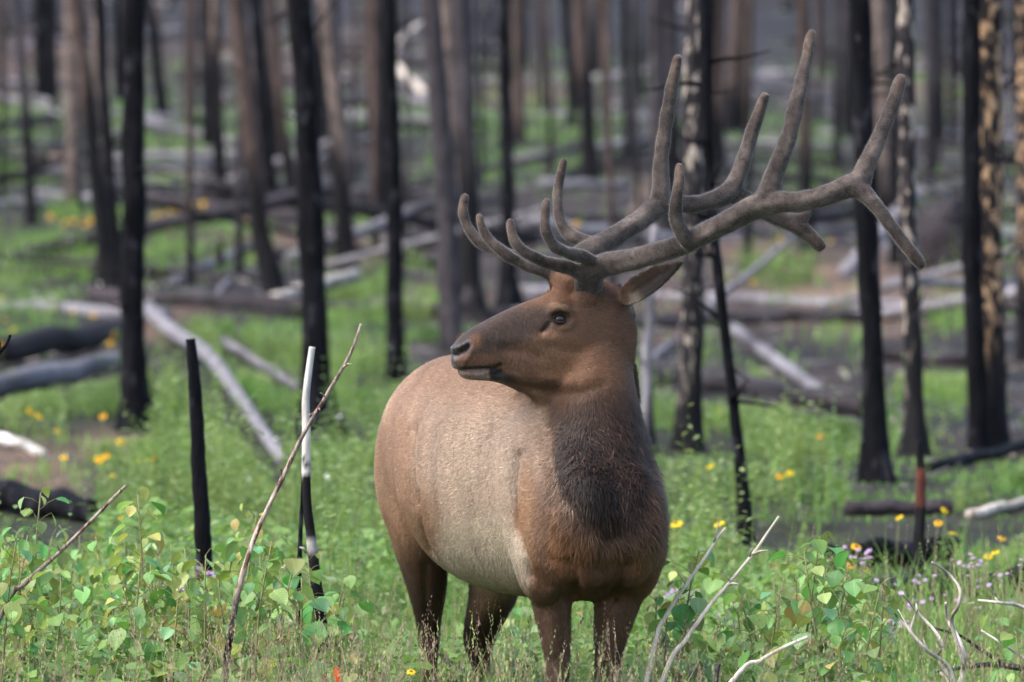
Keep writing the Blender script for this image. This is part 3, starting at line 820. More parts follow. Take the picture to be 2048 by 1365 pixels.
class Loft:
    def __init__(self): self.v = []; self.f = []
    def loft(self, rings):
        n = len(rings[0]); o = len(self.v)
        for r in rings: self.v += [tuple(p) for p in r]
        for i in range(len(rings) - 1):
            for k in range(n):
                k2 = (k + 1) % n
                self.f.append((o + i * n + k, o + i * n + k2, o + (i + 1) * n + k2, o + (i + 1) * n + k))
        for ri, flip in ((0, True), (len(rings) - 1, False)):
            c = sum((Vector(p) for p in rings[ri]), Vector()) / n
            ci = len(self.v); self.v.append(tuple(c))
            for k in range(n):
                a, b = o + ri * n + k, o + ri * n + (k + 1) % n
                self.f.append((b, a, ci) if flip else (a, b, ci))
    def ell(self, c, ax, ay, az, n=20, m=12):
        rings = []
        for i in range(1, m):
            ph = math.pi * i / m
            rings.append([c + az * (-math.cos(ph)) + (ax * math.cos(2 * math.pi * k / n) + ay * math.sin(2 * math.pi * k / n)) * math.sin(ph) for k in range(n)])
        self.loft(rings)
    def tube(self, pts, rad, n=14, ridge=0.0):
        V, F = tube_np(pts, rad, n, cap=True)
        if ridge:                                   # long ridges and furrows
            V = [pts[i // n] + (v - pts[i // n]) * (1 + ridge * math.sin(6.283 * 5 * (i % n) / n + .09 * (i // n)) + ridge * .8 * math.sin(6.283 * 3 * (i % n) / n + 1 + .13 * (i // n))) for i, v in enumerate(V)]
        o = len(self.v); self.v += [tuple(p) for p in V]; self.f += [tuple(i + o for i in f) for f in F]

def sring(c, a, b, ra, rb, e=2.0, k=0.0, n=28):
    out = []
    for i in range(n):
        t = 2 * math.pi * i / n
        ct, st = math.cos(t), math.sin(t)
        x = math.copysign(abs(ct) ** (2 / e), ct) * ra * (1 + k * st); y = math.copysign(abs(st) ** (2 / e), st) * rb
        out.append(c + a * x + b * y)
    return out

def interp_rows(rows, per=4):
    """catmull through tuples"""
    A = [np.array(r, float) for r in rows]; out = []
    for i in range(len(A) - 1):
        p0, p1, p2, p3 = A[max(i - 1, 0)], A[i], A[i + 1], A[min(i + 2, len(A) - 1)]
        for k in range(per):
            s = k / per
            out.append(.5 * ((2 * p1) + (-p0 + p2) * s + (2 * p0 - 5 * p1 + 4 * p2 - p3) * s * s + (-p0 + 3 * p1 - 3 * p2 + p3) * s ** 3))
    out.append(A[-1]); return out

B = Loft()
# trunk of the body: u, top, bottom, half width, exponent, k
trunk_rows = [(0.02, 1.00, .86, .08, 2, 0), (-.03, 1.09, .745, .165, 2, 0), (-.12, 1.19, .69, .215, 2.1, -.05), (-.26, 1.31, .668, .232, 2.0, -.10),
              (-.42, 1.41, .665, .25, 2.0, -.08), (-.62, 1.425, .665, .285, 2.1, -.04), (-.82, 1.415, .672, .315, 2.1, -.06),
              (-1.0, 1.415, .70, .31, 2.1, -.04), (-1.16, 1.425, .765, .278, 2.1, 0), (-1.32, 1.42, .86, .248, 2.0, .0),
              (-1.46, 1.375, .92, .21, 2.0, .0), (-1.56, 1.30, .95, .155, 2, 0), (-1.63, 1.21, 1.0, .075, 2, 0)]
B.loft([sring(E(r[0], 0, (r[1] + r[2]) / 2), EL, Z, r[3], (r[1] - r[2]) / 2, r[4], r[5]) for r in interp_rows(trunk_rows)])
# neck: px centre, row, d, rx(px), depth radius
neck_rows = [(1190, 640, 20.0, 56, .09), (1184, 700, 19.99, 74, .12), (1184, 770, 19.97, 84, .14), (1190, 840, 19.95, 91, .155),
             (1199, 910, 19.92, 94, .175), (1207, 980, 19.90, 98, .19), (1210, 1050, 19.90, 100, .195), (1208, 1110, 19.94, 90, .17), (1204, 1150, 19.97, 66, .12)]
B.loft([sring(P(r[0], r[1], r[2]), Vector((1, 0, 0)), Vector((0, 1, 0)), r[3] * .00155, r[4]) for r in interp_rows(neck_rows)])
# crest of the neck down to the withers
cw = [(P(1200, 760, 20.05), .13, .15), (P(1195, 840, 20.12), .15, .19), (E(-.30, .02, 1.19), .13, .19), (E(-.5, 0, 1.17), .17, .24)]
B.loft([sring(c, EL, Z, a, b) for c, a, b in cw])
# shoulders, upper arms
for s in (-1, 1):
    B.ell(E(-.31, s * .158, 1.00), EF * .16 - Z * .05, EL * .09, Z * .25)
    B.ell(E(-.20, s * .155, .83), EF * .13, EL * .085, Z * .17)
    # haunch
    B.ell(E(-1.36, s * .150, 1.06), EF * .19, EL * .09, Z * .25)
    B.ell(E(-1.30, s * .155, .96), EF * .15, EL * .07, Z * .19)
# breast muscle
B.ell(E(-.06, .06, .90), EF * .11, EL * .12, Z * .20); B.ell(E(-.06, -.06, .90), EF * .11, EL * .12, Z * .20)
def leg(rows, per=4):
    # rows: px left, px right, row, d, depth radius
    rr = interp_rows([((a + b) / 2, row, d, (b - a) / 2, ry) for a, b, row, d, ry in rows], per)
    B.loft([sring(P(r[0], r[1], r[2]), EL, EF, r[3] * r[2] / FPX, r[4], 2.0, 0, 20) for r in rr])
leg([(1046, 1150, 1080, 19.90, .12), (1054, 1148, 1130, 19.88, .10), (1061, 1141, 1176, 19.88, .085), (1066, 1141, 1215, 19.89, .075), (1078, 1141, 1262, 19.90, .066),
     (1091, 1140, 1320, 19.91, .055), (1095, 1138, 1360, 19.90, .052), (1096, 1139, 1385, 19.90, .05), (1104, 1131, 1430, 19.92, .032),
     (1106, 1130, 1530, 19.92, .028), (1102, 1134, 1570, 19.91, .034), (1105, 1131, 1592, 19.89, .03), (1098, 1137, 1615, 19.86, .04), (1096, 1139, 1633, 19.84, .05)])
leg([(1210, 1312, 1080, 19.98, .12), (1200, 1300, 1130, 19.96, .10), (1192, 1289, 1176, 19.96, .085), (1188, 1280, 1215, 19.97, .075), (1188, 1261, 1262, 19.98, .066),
     (1190, 1242, 1320, 19.99, .055), (1190, 1236, 1360, 19.98, .052), (1191, 1236, 1385, 19.98, .05), (1198, 1226, 1430, 20.0, .032),
     (1199, 1224, 1530, 20.0, .028), (1196, 1228, 1570, 19.99, .034), (1199, 1225, 1592, 19.97, .03), (1192, 1231, 1613, 19.94, .04), (1190, 1233, 1629, 19.92, .05)])
leg([(775, 880, 985, 20.88, .17), (784, 886, 1050, 20.88, .17), (797, 890, 1110, 20.90, .14), (816, 890, 1170, 20.96, .115), (831, 882, 1225, 21.05, .085), (838, 877, 1262, 21.13, .072),
     (840, 876, 1300, 21.13, .055), (843, 872, 1340, 21.11, .04), (846, 870, 1440, 21.07, .03), (844, 872, 1490, 21.05, .034), (846, 870, 1510, 21.03, .03), (839, 876, 1540, 21.01, .04), (837, 878, 1556, 20.99, .05)])
leg([(930, 1085, 1000, 20.88, .17), (934, 1065, 1080, 20.88, .16), (940, 1048, 1140, 20.88, .135), (941, 1032, 1195, 20.91, .115), (930, 1006, 1245, 20.99, .09), (927, 992, 1275, 21.07, .075),
     (934, 982, 1310, 21.11, .055), (948, 980, 1345, 21.13, .04), (950, 976, 1440, 21.11, .03), (948, 978, 1490, 21.09, .034), (950, 976, 1510, 21.07, .03), (943, 982, 1540, 21.05, .04), (941, 984, 1556, 21.03, .05)])
# head: px, top row, bottom row, half width m, k
head_rows = [(903, 702, 724, .020, 2, 0), (908, 690, 735, .035, 2.2, 0), (918, 677, 741, .046, 2.3, 0), (936, 661, 742, .053, 2.3, 0), (962, 646, 744, .053, 2.3, 0),
             (1000, 626, 752, .056, 2.3, 0), (1040, 608, 783, .066, 2.2, .08), (1075, 595, 808, .078, 2.1, .18), (1105, 582, 829, .087, 2.0, .25), (1140, 571, 845, .094, 2.0, .24),
             (1175, 563, 852, .098, 2.0, .15), (1210, 563, 842, .100, 2.0, .05), (1238, 578, 800, .090, 2.0, 0), (1258, 605, 740, .066, 2, 0)]
hr = []
for r in interp_rows(head_rows, 4):
    d = head_d(r[0]); hr.append(sring(P(r[0], (r[1] + r[2]) / 2, d), HS, Z, r[3], (r[2] - r[1]) / 2 * d / FPX, r[4], r[5]))
B.loft(hr)
# lower lip and chin
lip = [(916, 742, 748, .018), (922, 739, 757, .028), (938, 738, 762, .035), (960, 738, 763, .037), (985, 738, 764, .038), (1010, 738, 772, .044), (1040, 740, 786, .050)]
B.loft([sring(P(r[0], (r[1] + r[2]) / 2, head_d(r[0])), HS, Z, r[3], (r[2] - r[1]) / 2 * .00155) for r in interp_rows(lip, 3)])
# antler pedicles, forehead tuft mound
PED = {}
for s in (1, -1):
    c = HP(1160, 596, s * .058); PED[s] = c
    B.ell(c, HF * .045, HS * .032, Z * .045)
B.ell(HP(1138, 575, 0), HF * .05, HS * .06, Z * .028)
# brow ridges and cheek
for s in (1, -1):
    B.ell(HP(1104, 619, s * .068), HF * .040, HS * .026, Z * .022)
    B.ell(HP(1166, 716, s * .068), HF * .085, HS * .034, Z * .085)
# ears
def ear(base, tip, hw, nrm, roll=1):
    ax = (tip - base); L = ax.length; ax.normalize()
    n = (nrm - ax * nrm.dot(ax)).normalized(); sd = ax.cross(n)
    rings = []
    for i in range(15):
        t = i / 14
        w = hw * (math.sin(math.pi * min(1, .18 + .82 * t) ** .85) ** .75 * .98 + .02) if t > 0 else hw * .55
        w = max(w, .004)
        cup = .55 * w
        th = .008
        ring = []
        m = 9
        for side in (1, -1):
            for k in range(m):
                q = -1 + 2 * k / (m - 1) if side == 1 else 1 - 2 * k / (m - 1)
                p = base + ax * (L * t) + sd * (w * q) + n * (-cup * (1 - q * q) + (th if side == 1 else -th) * (1 - .6 * q * q))
                ring.append(p)
        rings.append(ring)
    B.loft(rings)
eb = HP(1222, 595, .075); et = P(1362, 524, 19.78)
ear(eb, et, .050, Vector((-0.05, -0.8, .45)))
et2 = eb - HS * 0; 
eb2 = HP(1222, 592, -.075); ear(eb2, eb2 + Vector((.07, .19, .02)), .042, Vector((-.3, .6, .5)))
# tail
B.tube([E(-1.60, 0, 1.24), E(-1.67, 0, 1.20), E(-1.70, 0, 1.12), E(-1.69, 0, 1.05)], [.03, .035, .03, .012])

def remeshed(L, voxel, name):
    me = mesh_np(name, np.array(L.v), L.f)
    bm = bmesh.new(); bm.from_mesh(me); bmesh.ops.recalc_face_normals(bm, faces=bm.faces); bm.to_mesh(me); bm.free()
    o = bpy.data.objects.new(name, me); COL.objects.link(o)
    m = o.modifiers.new('r', 'REMESH'); m.mode = 'VOXEL'; m.voxel_size = voxel
    dg = bpy.context.evaluated_depsgraph_get()
    out = bpy.data.meshes.new_from_object(o.evaluated_get(dg))
    bpy.data.objects.remove(o); bpy.data.meshes.remove(me)
    out.name = name
    return out

def get_v(me):
    v = np.empty(len(me.vertices) * 3, np.float32); me.vertices.foreach_get('co', v); return v.reshape(-1, 3).astype(np.float64)
def put_v(me, v):
    me.vertices.foreach_set('co', v.astype(np.float32).ravel()); me.update()
def get_n(me):
    n = np.empty(len(me.vertices) * 3, np.float32); me.vertex_normals.foreach_get('vector', n); return n.reshape(-1, 3).astype(np.float64)
def get_e(me):
    e = np.empty(len(me.edges) * 2, np.int32); me.edges.foreach_get('vertices', e); return e.reshape(-1, 2)

def laplace(v, e, it, w, lam=.5):
    n = len(v); deg = np.bincount(e.ravel(), minlength=n).astype(float)[:, None]
    w = np.asarray(w)[:, None] if not np.isscalar(w) else w
    for _ in range(it):
        s = np.empty_like(v)
        for k in range(3):
            s[:, k] = np.bincount(e[:, 0], v[e[:, 1], k], n) + np.bincount(e[:, 1], v[e[:, 0], k], n)
        v = v + (s / deg - v) * lam * w
    return v

def sstep(x, a, b):
    t = np.clip((x - a) / (b - a), 0, 1); return t * t * (3 - 2 * t)

body_me = remeshed(B, .0062, 'elk_body')
bv = get_v(body_me); be = get_e(body_me)
px, row, dd = pix(bv)
# head is kept crisp, the trunk is smoothed until its masses flow together
crisp = 1 - sstep(row, 700, 860) 
crisp = np.maximum(crisp, (row > 1200) * .6)
bv = laplace(bv, be, 70, 1 - crisp)
bv = laplace(bv, be, 10, .7 + 0 * crisp)
put_v(body_me, bv)

def bvh_of(me):
    me.calc_loop_triangles()
    return BVHTree.FromPolygons([tuple(x) for x in get_v(me)], [tuple(p.vertices) for p in me.polygons])
bvh = bvh_of(body_me)
CAMP = Vector((0, CAM_Y, CAM_H))
def hit(px_, row_):
    q = P(px_, row_, 20.0); r = bvh.ray_cast(CAMP, (q - CAMP).normalized())
    return r[0], r[1]
HM = HP(1130, 640)                                         # a point of the head's middle plane
def mirror(p): return p - HS * (2 * (p - HM).dot(HS))

def seg_dist(v, pts):
    best = np.full(len(v), 1e9)
    for a, b in zip(pts[:-1], pts[1:]):
        a = np.array(a); b = np.array(b); ab = b - a
        t = np.clip(((v - a) @ ab) / max(ab @ ab, 1e-12), 0, 1)
        best = np.minimum(best, np.linalg.norm(v - (a + t[:, None] * ab), axis=1))
    return best
def stroke(pxs, r, amt, both=True):
    global bv
    pts = [hit(*p)[0] for p in pxs]
    pts = [p for p in pts if p is not None]
    if len(pts) == 1: pts = pts * 2
    n = get_n(body_me)
    for q in ((pts, [mirror(p) for p in pts]) if both else (pts,)):
        dist = seg_dist(bv, q)
        bv = bv + n * (np.exp(-(dist / r) ** 2) * amt)[:, None]
    put_v(body_me, bv)
# mouth slit, nostril, tear groove, lids, cheek folds
stroke([(912, 737), (930, 739), (955, 740), (975, 739), (992, 735), (1000, 731)], .0075, -.010)
stroke([(975, 752), (992, 750), (1003, 745)], .011, -.008)
stroke([(908, 711), (918, 706), (928, 701), (936, 694)], .0085, -.020)
stroke([(932, 690), (942, 694), (941, 708), (930, 722)], .008, .006)
stroke([(904, 697), (914, 695), (926, 691)], .006, .004)
stroke([(900, 722), (912, 733), (940, 734), (970, 733)], .009, .004)
stroke([(1098, 648), (1090, 656), (1084, 664)], .007, -.010)
stroke([(1100, 625), (1112, 618), (1126, 619), (1140, 630)], .010, .006)
stroke([(1104, 652), (1118, 657), (1134, 653), (1144, 645)], .009, .005)
stroke([(1085, 690), (1120, 700), (1160, 705)], .016, -.004)
stroke([(1010, 700), (1050, 705), (1080, 715)], .014, -.004)
stroke([(1000, 680), (1050, 678), (1085, 690)], .016, .004)
stroke([(1015, 764), (1060, 778), (1110, 786), (1160, 786), (1200, 772)], .018, -.007)
stroke([(1090, 758), (1140, 766), (1185, 752)], .02, .005)
EYE, en = hit(1121, 638)
stroke([(1121, 638)], .018, -.014)
# creases and muscles of the body
stroke([(1036, 910), (1031, 990), (1036, 1050), (1052, 1110), (1058, 1150)], .020, -.020, False)
stroke([(1052, 950), (1050, 1010), (1058, 1070), (1075, 1120)], .034, .012, False)
stroke([(1096, 860), (1110, 930), (1136, 990), (1176, 1045), (1215, 1066)], .034, -.013, False)
stroke([(1072, 870), (1082, 940), (1104, 1010), (1140, 1060)], .026, .010, False)
stroke([(1290, 920), (1292, 980), (1270, 1040), (1230, 1066)], .036, -.007, False)
stroke([(1140, 1120), (1150, 1165), (1152, 1195)], .022, -.022, False)
stroke([(1255, 1130), (1238, 1175), (1224, 1200)], .022, -.020, False)
stroke([(1100, 1110), (1150, 1128), (1200, 1132), (1250, 1122)], .03, -.008, False)
stroke([(1205, 1080), (1203, 1130), (1200, 1180)], .020, -.010, False)
stroke([(1100, 1180), (1104, 1240), (1112, 1300)], .018, .008, False)
stroke([(1125, 1190), (1128, 1250), (1132, 1310)], .010, -.006, False)
stroke([(1232, 1190), (1222, 1250), (1214, 1310)], .018, .008, False)
stroke([(835, 990), (842, 1050), (860, 1100)], .020, -.018, False)
stroke([(828, 860), (824, 930), (830, 1000)], .030, -.016, False)
stroke([(800, 850), (798, 920), (806, 1000)], .04, .010, False)
stroke([(850, 1130), (850, 1190), (856, 1240)], .016, -.008, False)
stroke([(900, 760), (960, 780), (1020, 800)], .05, -.008, False)
for k_ in range(5):
    stroke([(880 + 34 * k_, 850 + 6 * k_), (872 + 34 * k_, 940), (884 + 34 * k_, 1030)], .018, -.0035, False)
bv = laplace(bv, be, 2, .6 + 0 * crisp)
put_v(body_me, bv)

# ---------- coat colours (hair colours patch by patch, with jaw shade painted in)
def patch(c, px, row, cx, cy, rx, ry, col, amt=1.0, soft=.5, rot=0.0):
    a = math.radians(rot); dx, dy = px - cx, row - cy
    x = (dx * math.cos(a) + dy * math.sin(a)) / rx; y = (-dx * math.sin(a) + dy * math.cos(a)) / ry
    d = np.sqrt(x * x + y * y)
    f = (1 - sstep(d, 1 - soft, 1 + soft)) * amt
    return c * (1 - f[:, None]) + np.array(col)[None] * f[:, None]
def lines_mask(px, row, pts, r):
    v = np.stack([px, row, 0 * px], 1)
    return np.exp(-(seg_dist(v, [(a, b, 0) for a, b in pts]) / r) ** 2)
def fold(v):
    """both sides of the animal wear the same coat: points of the far half are taken to the near half"""
    v = v.copy()
    q = v - np.array(EO); u = q @ np.array(EF); l = q @ np.array(EL)
    ishead = (row_of(v) < 800) & (u > -.42)
    far = (l > 0) & (u < np.where(row_of(v) > 1000, -.15, -.28)) & ~ishead
    v[far] -= np.array(EL) * (2 * l[far])[:, None]
    h = (v - np.array(HM)) @ np.array(HS)
    fh = ishead & (h < 0)
    v[fh] -= np.array(HS) * (2 * h[fh])[:, None]
    return v
def row_of(v): return pix(v)[1]
def front_of(v): return (v - np.array(EO)) @ np.array(EF)
def coat(v, seed=1):
    v = fold(v)
    px, row, d = pix(v)
    wob = sines(px * .02, row * .02, 5, 4, 1.0)
    wob2 = sines(px * .16, row * .035, 15, 3, 1.0)
    px = px + wob * 6 + wob2 * 5; row = row + sines(row * .02, px * .02, 9, 4, 1.0) * 6
    c = np.tile(np.array(S(146, 114, 92)), (len(v), 1))
    pc = lambda *a, **k: patch(c, px, row, *a, **k)
    c = pc(930, 735, 230, 62, S(126, 93, 70), amt=.9, soft=.7)              # back
    c = pc(960, 1000, 110, 150, S(158, 130, 108), amt=.8)           # flank
    c = pc(965, 1110, 120, 75, S(164, 142, 118), amt=.95)           # belly
    c = pc(870, 1080, 34, 60, S(176, 154, 130), amt=.7, rot=-30)
    c = pc(790, 860, 55, 200, S(148, 108, 80), amt=.8)              # rump
    c = pc(768, 790, 20, 70, S(190, 150, 110), amt=.5, rot=15)
    c = pc(825, 1060, 62, 90, S(120, 84, 60), amt=.9)
    flank_c = c.copy()
    c = pc(845, 1170, 75, 70, S(84, 56, 42), amt=1)
    c = pc(865, 1120, 22, 90, S(70, 46, 36), amt=.8)
    c = pc(855, 1320, 60, 130, S(64, 44, 36), amt=1)
    c = pc(985, 1270, 80, 85, S(72, 50, 40), amt=1, soft=.3)
    c = pc(960, 1420, 60, 130, S(80, 58, 44), amt=1)
    hm = (1 - sstep(front_of(v), -1.20, -1.08))[:, None]; c = flank_c * (1 - hm) + c * hm
    # shoulder and breast
    c = pc(1205, 1040, 160, 165, S(104, 69, 47), amt=1, soft=.2)
    xb = np.interp(row, [800, 860, 930, 990, 1050, 1110, 1150, 1200], [1090, 1078, 1048, 1034, 1036, 1052, 1060, 1060])
    hq = (sstep(row, 790, 860) * (1 - sstep(row, 1000, 1070)) * (1 - sstep(px, 812, 836)))[:, None] * .75
    c = c * (1 - hq) + np.array(S(136, 98, 72)) * hq
    c = pc(834, 930, 9, 90, S(170, 134, 100), amt=.3)
    sb = (sstep(px - xb, -5, 12) * sstep(row, 800, 900) * (1 - sstep(row, 1190, 1230)))[:, None]
    lo = sstep(row, 960, 1040)[:, None]
    c = c * (1 - sb) + (np.array(S(138, 108, 88)) * (1 - lo) + np.array(S(114, 76, 50)) * lo) * sb
    c = pc(1058, 1010, 18, 90, S(138, 98, 66), amt=.8)
    c = pc(1090, 1010, 22, 110, S(118, 88, 74), amt=.7)
    c = pc(1085, 890, 26, 70, S(132, 104, 86), amt=.7)
    c = pc(1290, 1090, 60, 100, S(118, 82, 52), amt=.8)
    c = pc(1190, 1160, 90, 50, S(96, 62, 46), amt=.8)
    c = pc(1100, 1250, 62, 90, S(94, 66, 52), amt=1)
    c = pc(1235, 1250, 62, 90, S(78, 54, 42), amt=1)
    c = pc(1110, 1400, 60, 110, S(70, 50, 40), amt=1)
    c = pc(1215, 1400, 60, 110, S(66, 46, 38), amt=1)
    # neck
    body_c = c.copy()
    xm = np.interp(row, [780, 830, 900, 960, 1010, 1060, 1090], [1070, 1090, 1106, 1124, 1150, 1188, 1210])
    mk = (sstep(px - xm, -10, 26) * (1 - sstep(row, 1015, 1145)))[:, None]
    c = c * (1 - mk) + np.array(S(78, 53, 40)) * mk
    dk = mk[:, 0] * sstep(row, 775, 860) * (1 - sstep(px, 1258, 1330)) * .85
    c = c * (1 - dk[:, None]) + np.array(S(50, 34, 27)) * dk[:, None]
    c = pc(1188, 980, 66, 84, S(29, 20, 16), amt=.95, soft=.75)
    c = pc(1145, 905, 34, 60, S(44, 35, 33), amt=.8)
    c = pc(1308, 980, 18, 120, S(112, 76, 56), amt=.7)
    c = pc(1285, 780, 22, 120, S(80, 54, 43), amt=.7)
    gl = lines_mask(px, row, [(1096, 860), (1108, 915), (1124, 965), (1150, 1015)], 9)[:, None] * .55
    c = c * (1 - gl) + np.array(S(150, 118, 98)) * gl
    nf = sstep(front_of(v), -.40, -.26)[:, None]
    c = body_c * (1 - nf) + c * nf
    # head
    fr = sstep(front_of(v), -.46, -.36)
    hd = (1 - sstep(row + (px - 1180) * .10, 750, 822)) * sstep(1290 - px, 0, 20) * (row < 870) * fr
    head_c = np.tile(np.array(S(112, 82, 64)), (len(v), 1))
    hp = lambda cc, *a, **k: patch(cc, px, row, *a, **k)
    head_c = hp(head_c, 1000, 660, 115, 42, S(70, 55, 52), amt=1, soft=.4, rot=-22)
    head_c = hp(head_c, 925, 672, 28, 26, S(62, 51, 50), amt=.9)
    head_c = hp(head_c, 1165, 740, 70, 45, S(132, 94, 68), amt=.7)
    head_c = hp(head_c, 1110, 590, 60, 22, S(116, 84, 64), amt=.9, rot=-20)
    head_c = hp(head_c, 1150, 575, 40, 25, S(114, 78, 58), amt=.9)
    head_c = hp(head_c, 1225, 578, 40, 20, S(98, 70, 55), amt=.8)
    head_c = hp(head_c, 1075, 632, 26, 24, S(74, 58, 54), amt=.8)
    head_c = hp(head_c, 1100, 668, 20, 10, S(160, 116, 88), amt=.7, rot=-20)
    head_c = hp(head_c, 1128, 612, 26, 5, S(150, 120, 96), amt=.7, rot=15)
    head_c = hp(head_c, 953, 690, 14, 16, S(120, 82, 60), amt=.9, rot=40)
    head_c = hp(head_c, 955, 725, 48, 11, S(128, 90, 72), amt=.8)
    head_c = hp(head_c, 1040, 715, 40, 16, S(106, 76, 64), amt=.6)
    head_c = hp(head_c, 1100, 775, 110, 14, S(86, 62, 46), amt=.7, rot=8)  # shading below the cheek, painted as a dark band along the jaw
    head_c = hp(head_c, 1245, 640, 22, 60, S(96, 68, 54), amt=.6)
    head_c = hp(head_c, 1121, 638, 22, 16, S(58, 46, 43), amt=.95, soft=.35)
    head_c = hp(head_c, 1090, 657, 12, 5, S(34, 27, 26), amt=.9, rot=-45)
    head_c = hp(head_c, 948, 752, 38, 15, S(136, 112, 106), amt=1, soft=.3)
    head_c = hp(head_c, 990, 752, 17, 14, S(26, 24, 26), amt=1, soft=.35)
    head_c = hp(head_c, 1012, 758, 20, 10, S(40, 32, 28), amt=.8, soft=.5, rot=20)
    m = lines_mask(px, row, [(906, 738), (955, 740), (985, 740), (1000, 733)], 3.0)[:, None]
    head_c = head_c * (1 - m) + np.array(S(20, 17, 17)) * m
    # nose leather
    nl = np.clip(lines_mask(px, row, [(898, 702), (902, 718), (911, 731)], 12) + lines_mask(px, row, [(905, 708), (925, 702), (934, 694)], 10), 0, 1)[:, None]
    head_c = head_c * (1 - nl) + np.array(S(27, 22, 26)) * nl
    head_c = head_c * .74 + (head_c @ np.array([.3, .59, .11]))[:, None] * .05
    head_c = head_c * np.array([1.16, 1.0, .86])
    c = c * (1 - hd[:, None]) + head_c * hd[:, None]
    # ears
    e = sstep(px, 1246, 1262) * (row < 632) * sstep(648 - row, 0, 30) * fr
    ec = np.tile(np.array(S(74, 60, 54)), (len(v), 1))
    ec = hp(ec, 1262, 600, 22, 22, S(150, 128, 106), amt=.9)
    m = lines_mask(px, row, [(1262, 582), (1295, 566), (1330, 540)], 6)[:, None] * .9
    ec = ec * (1 - m) + np.array(S(44, 36, 36)) * m
    c = c * (1 - e[:, None]) + ec * e[:, None]
    c = c * np.array([.97, .99, .86])
    c = c * .90 + (c @ np.array([.3, .59, .11]))[:, None] * .10
    lum_ = c @ np.array([.3, .59, .11])
    lt_ = sstep(lum_, .09, .22)[:, None]
    c = c * (.86 + .10 * lt_)
    c = c * (1 - .22 * lt_) + (c @ np.array([.3, .59, .11]))[:, None] * .22 * lt_
    return np.clip(c, .002, .9), nl[:, 0] * hd

bcol, leather = coat(bv)
set_col(body_me, bcol)
a = body_me.attributes.new('wet', 'FLOAT', 'POINT'); a.data.foreach_set('value', leather.astype(np.float32))

def mat_coat():
    m, t, b, o = new_mat('elk_coat')
    at = N(t, 'ShaderNodeVertexColor', layer_name='Col')
    tc = N(t, 'ShaderNodeTexCoord')
    n1 = noise_tex(t, 160, 3, .6, tc.outputs['Object'], (1, 1, .35))
    n2 = noise_tex(t, 22, 4, .6, tc.outputs['Object'])
    f1 = ramp(t, [(.3, (.62, .62, .62)), (.7, (1.3, 1.3, 1.3))], n1.outputs[0])
    f2 = ramp(t, [(.3, (.82, .82, .82)), (.7, (1.12, 1.12, 1.12))], n2.outputs[0])
    c = mixc(t, 1.0, at.outputs[0], f1.outputs[0], 'MULTIPLY'); c = mixc(t, 1.0, c, f2.outputs[0], 'MULTIPLY')
    wet = N(t, 'ShaderNodeAttribute', attribute_name='wet')
    c = mixc(t, wet.outputs['Fac'], c, at.outputs[0])
    t.links.new(c, b.inputs['Base Color'])
    mr = N(t, 'ShaderNodeMapRange'); mr.inputs[3].default_value = .8; mr.inputs[4].default_value = .22
    t.links.new(wet.outputs['Fac'], mr.inputs[0]); t.links.new(mr.outputs[0], b.inputs['Roughness'])
    ms = N(t, 'ShaderNodeMapRange'); ms.inputs[3].default_value = .25; ms.inputs[4].default_value = .5
    t.links.new(wet.outputs['Fac'], ms.inputs[0]); t.links.new(ms.outputs[0], b.inputs['Specular IOR Level'])
    b.inputs['Sheen Weight'].default_value = .15; b.inputs['Sheen Roughness'].default_value = .5
    bump(t, b, n1.outputs[0], .5, .004)
    return m
M_COAT = mat_coat()
body_me.materials.append(M_COAT)
body_me.polygons.foreach_set('use_smooth', np.ones(len(body_me.polygons), dtype=bool))
elk = empty('elk', tuple(E(-.7, 0, 0)))
tag(elk, 'bull elk with large velvet antlers standing in the green undergrowth, head turned sideways', 'elk')
bpy.context.view_layer.update()
EI = Matrix.Translation(-elk.location)
def elk_child(name, me):
    me.transform(EI); return obj(name, me, elk)

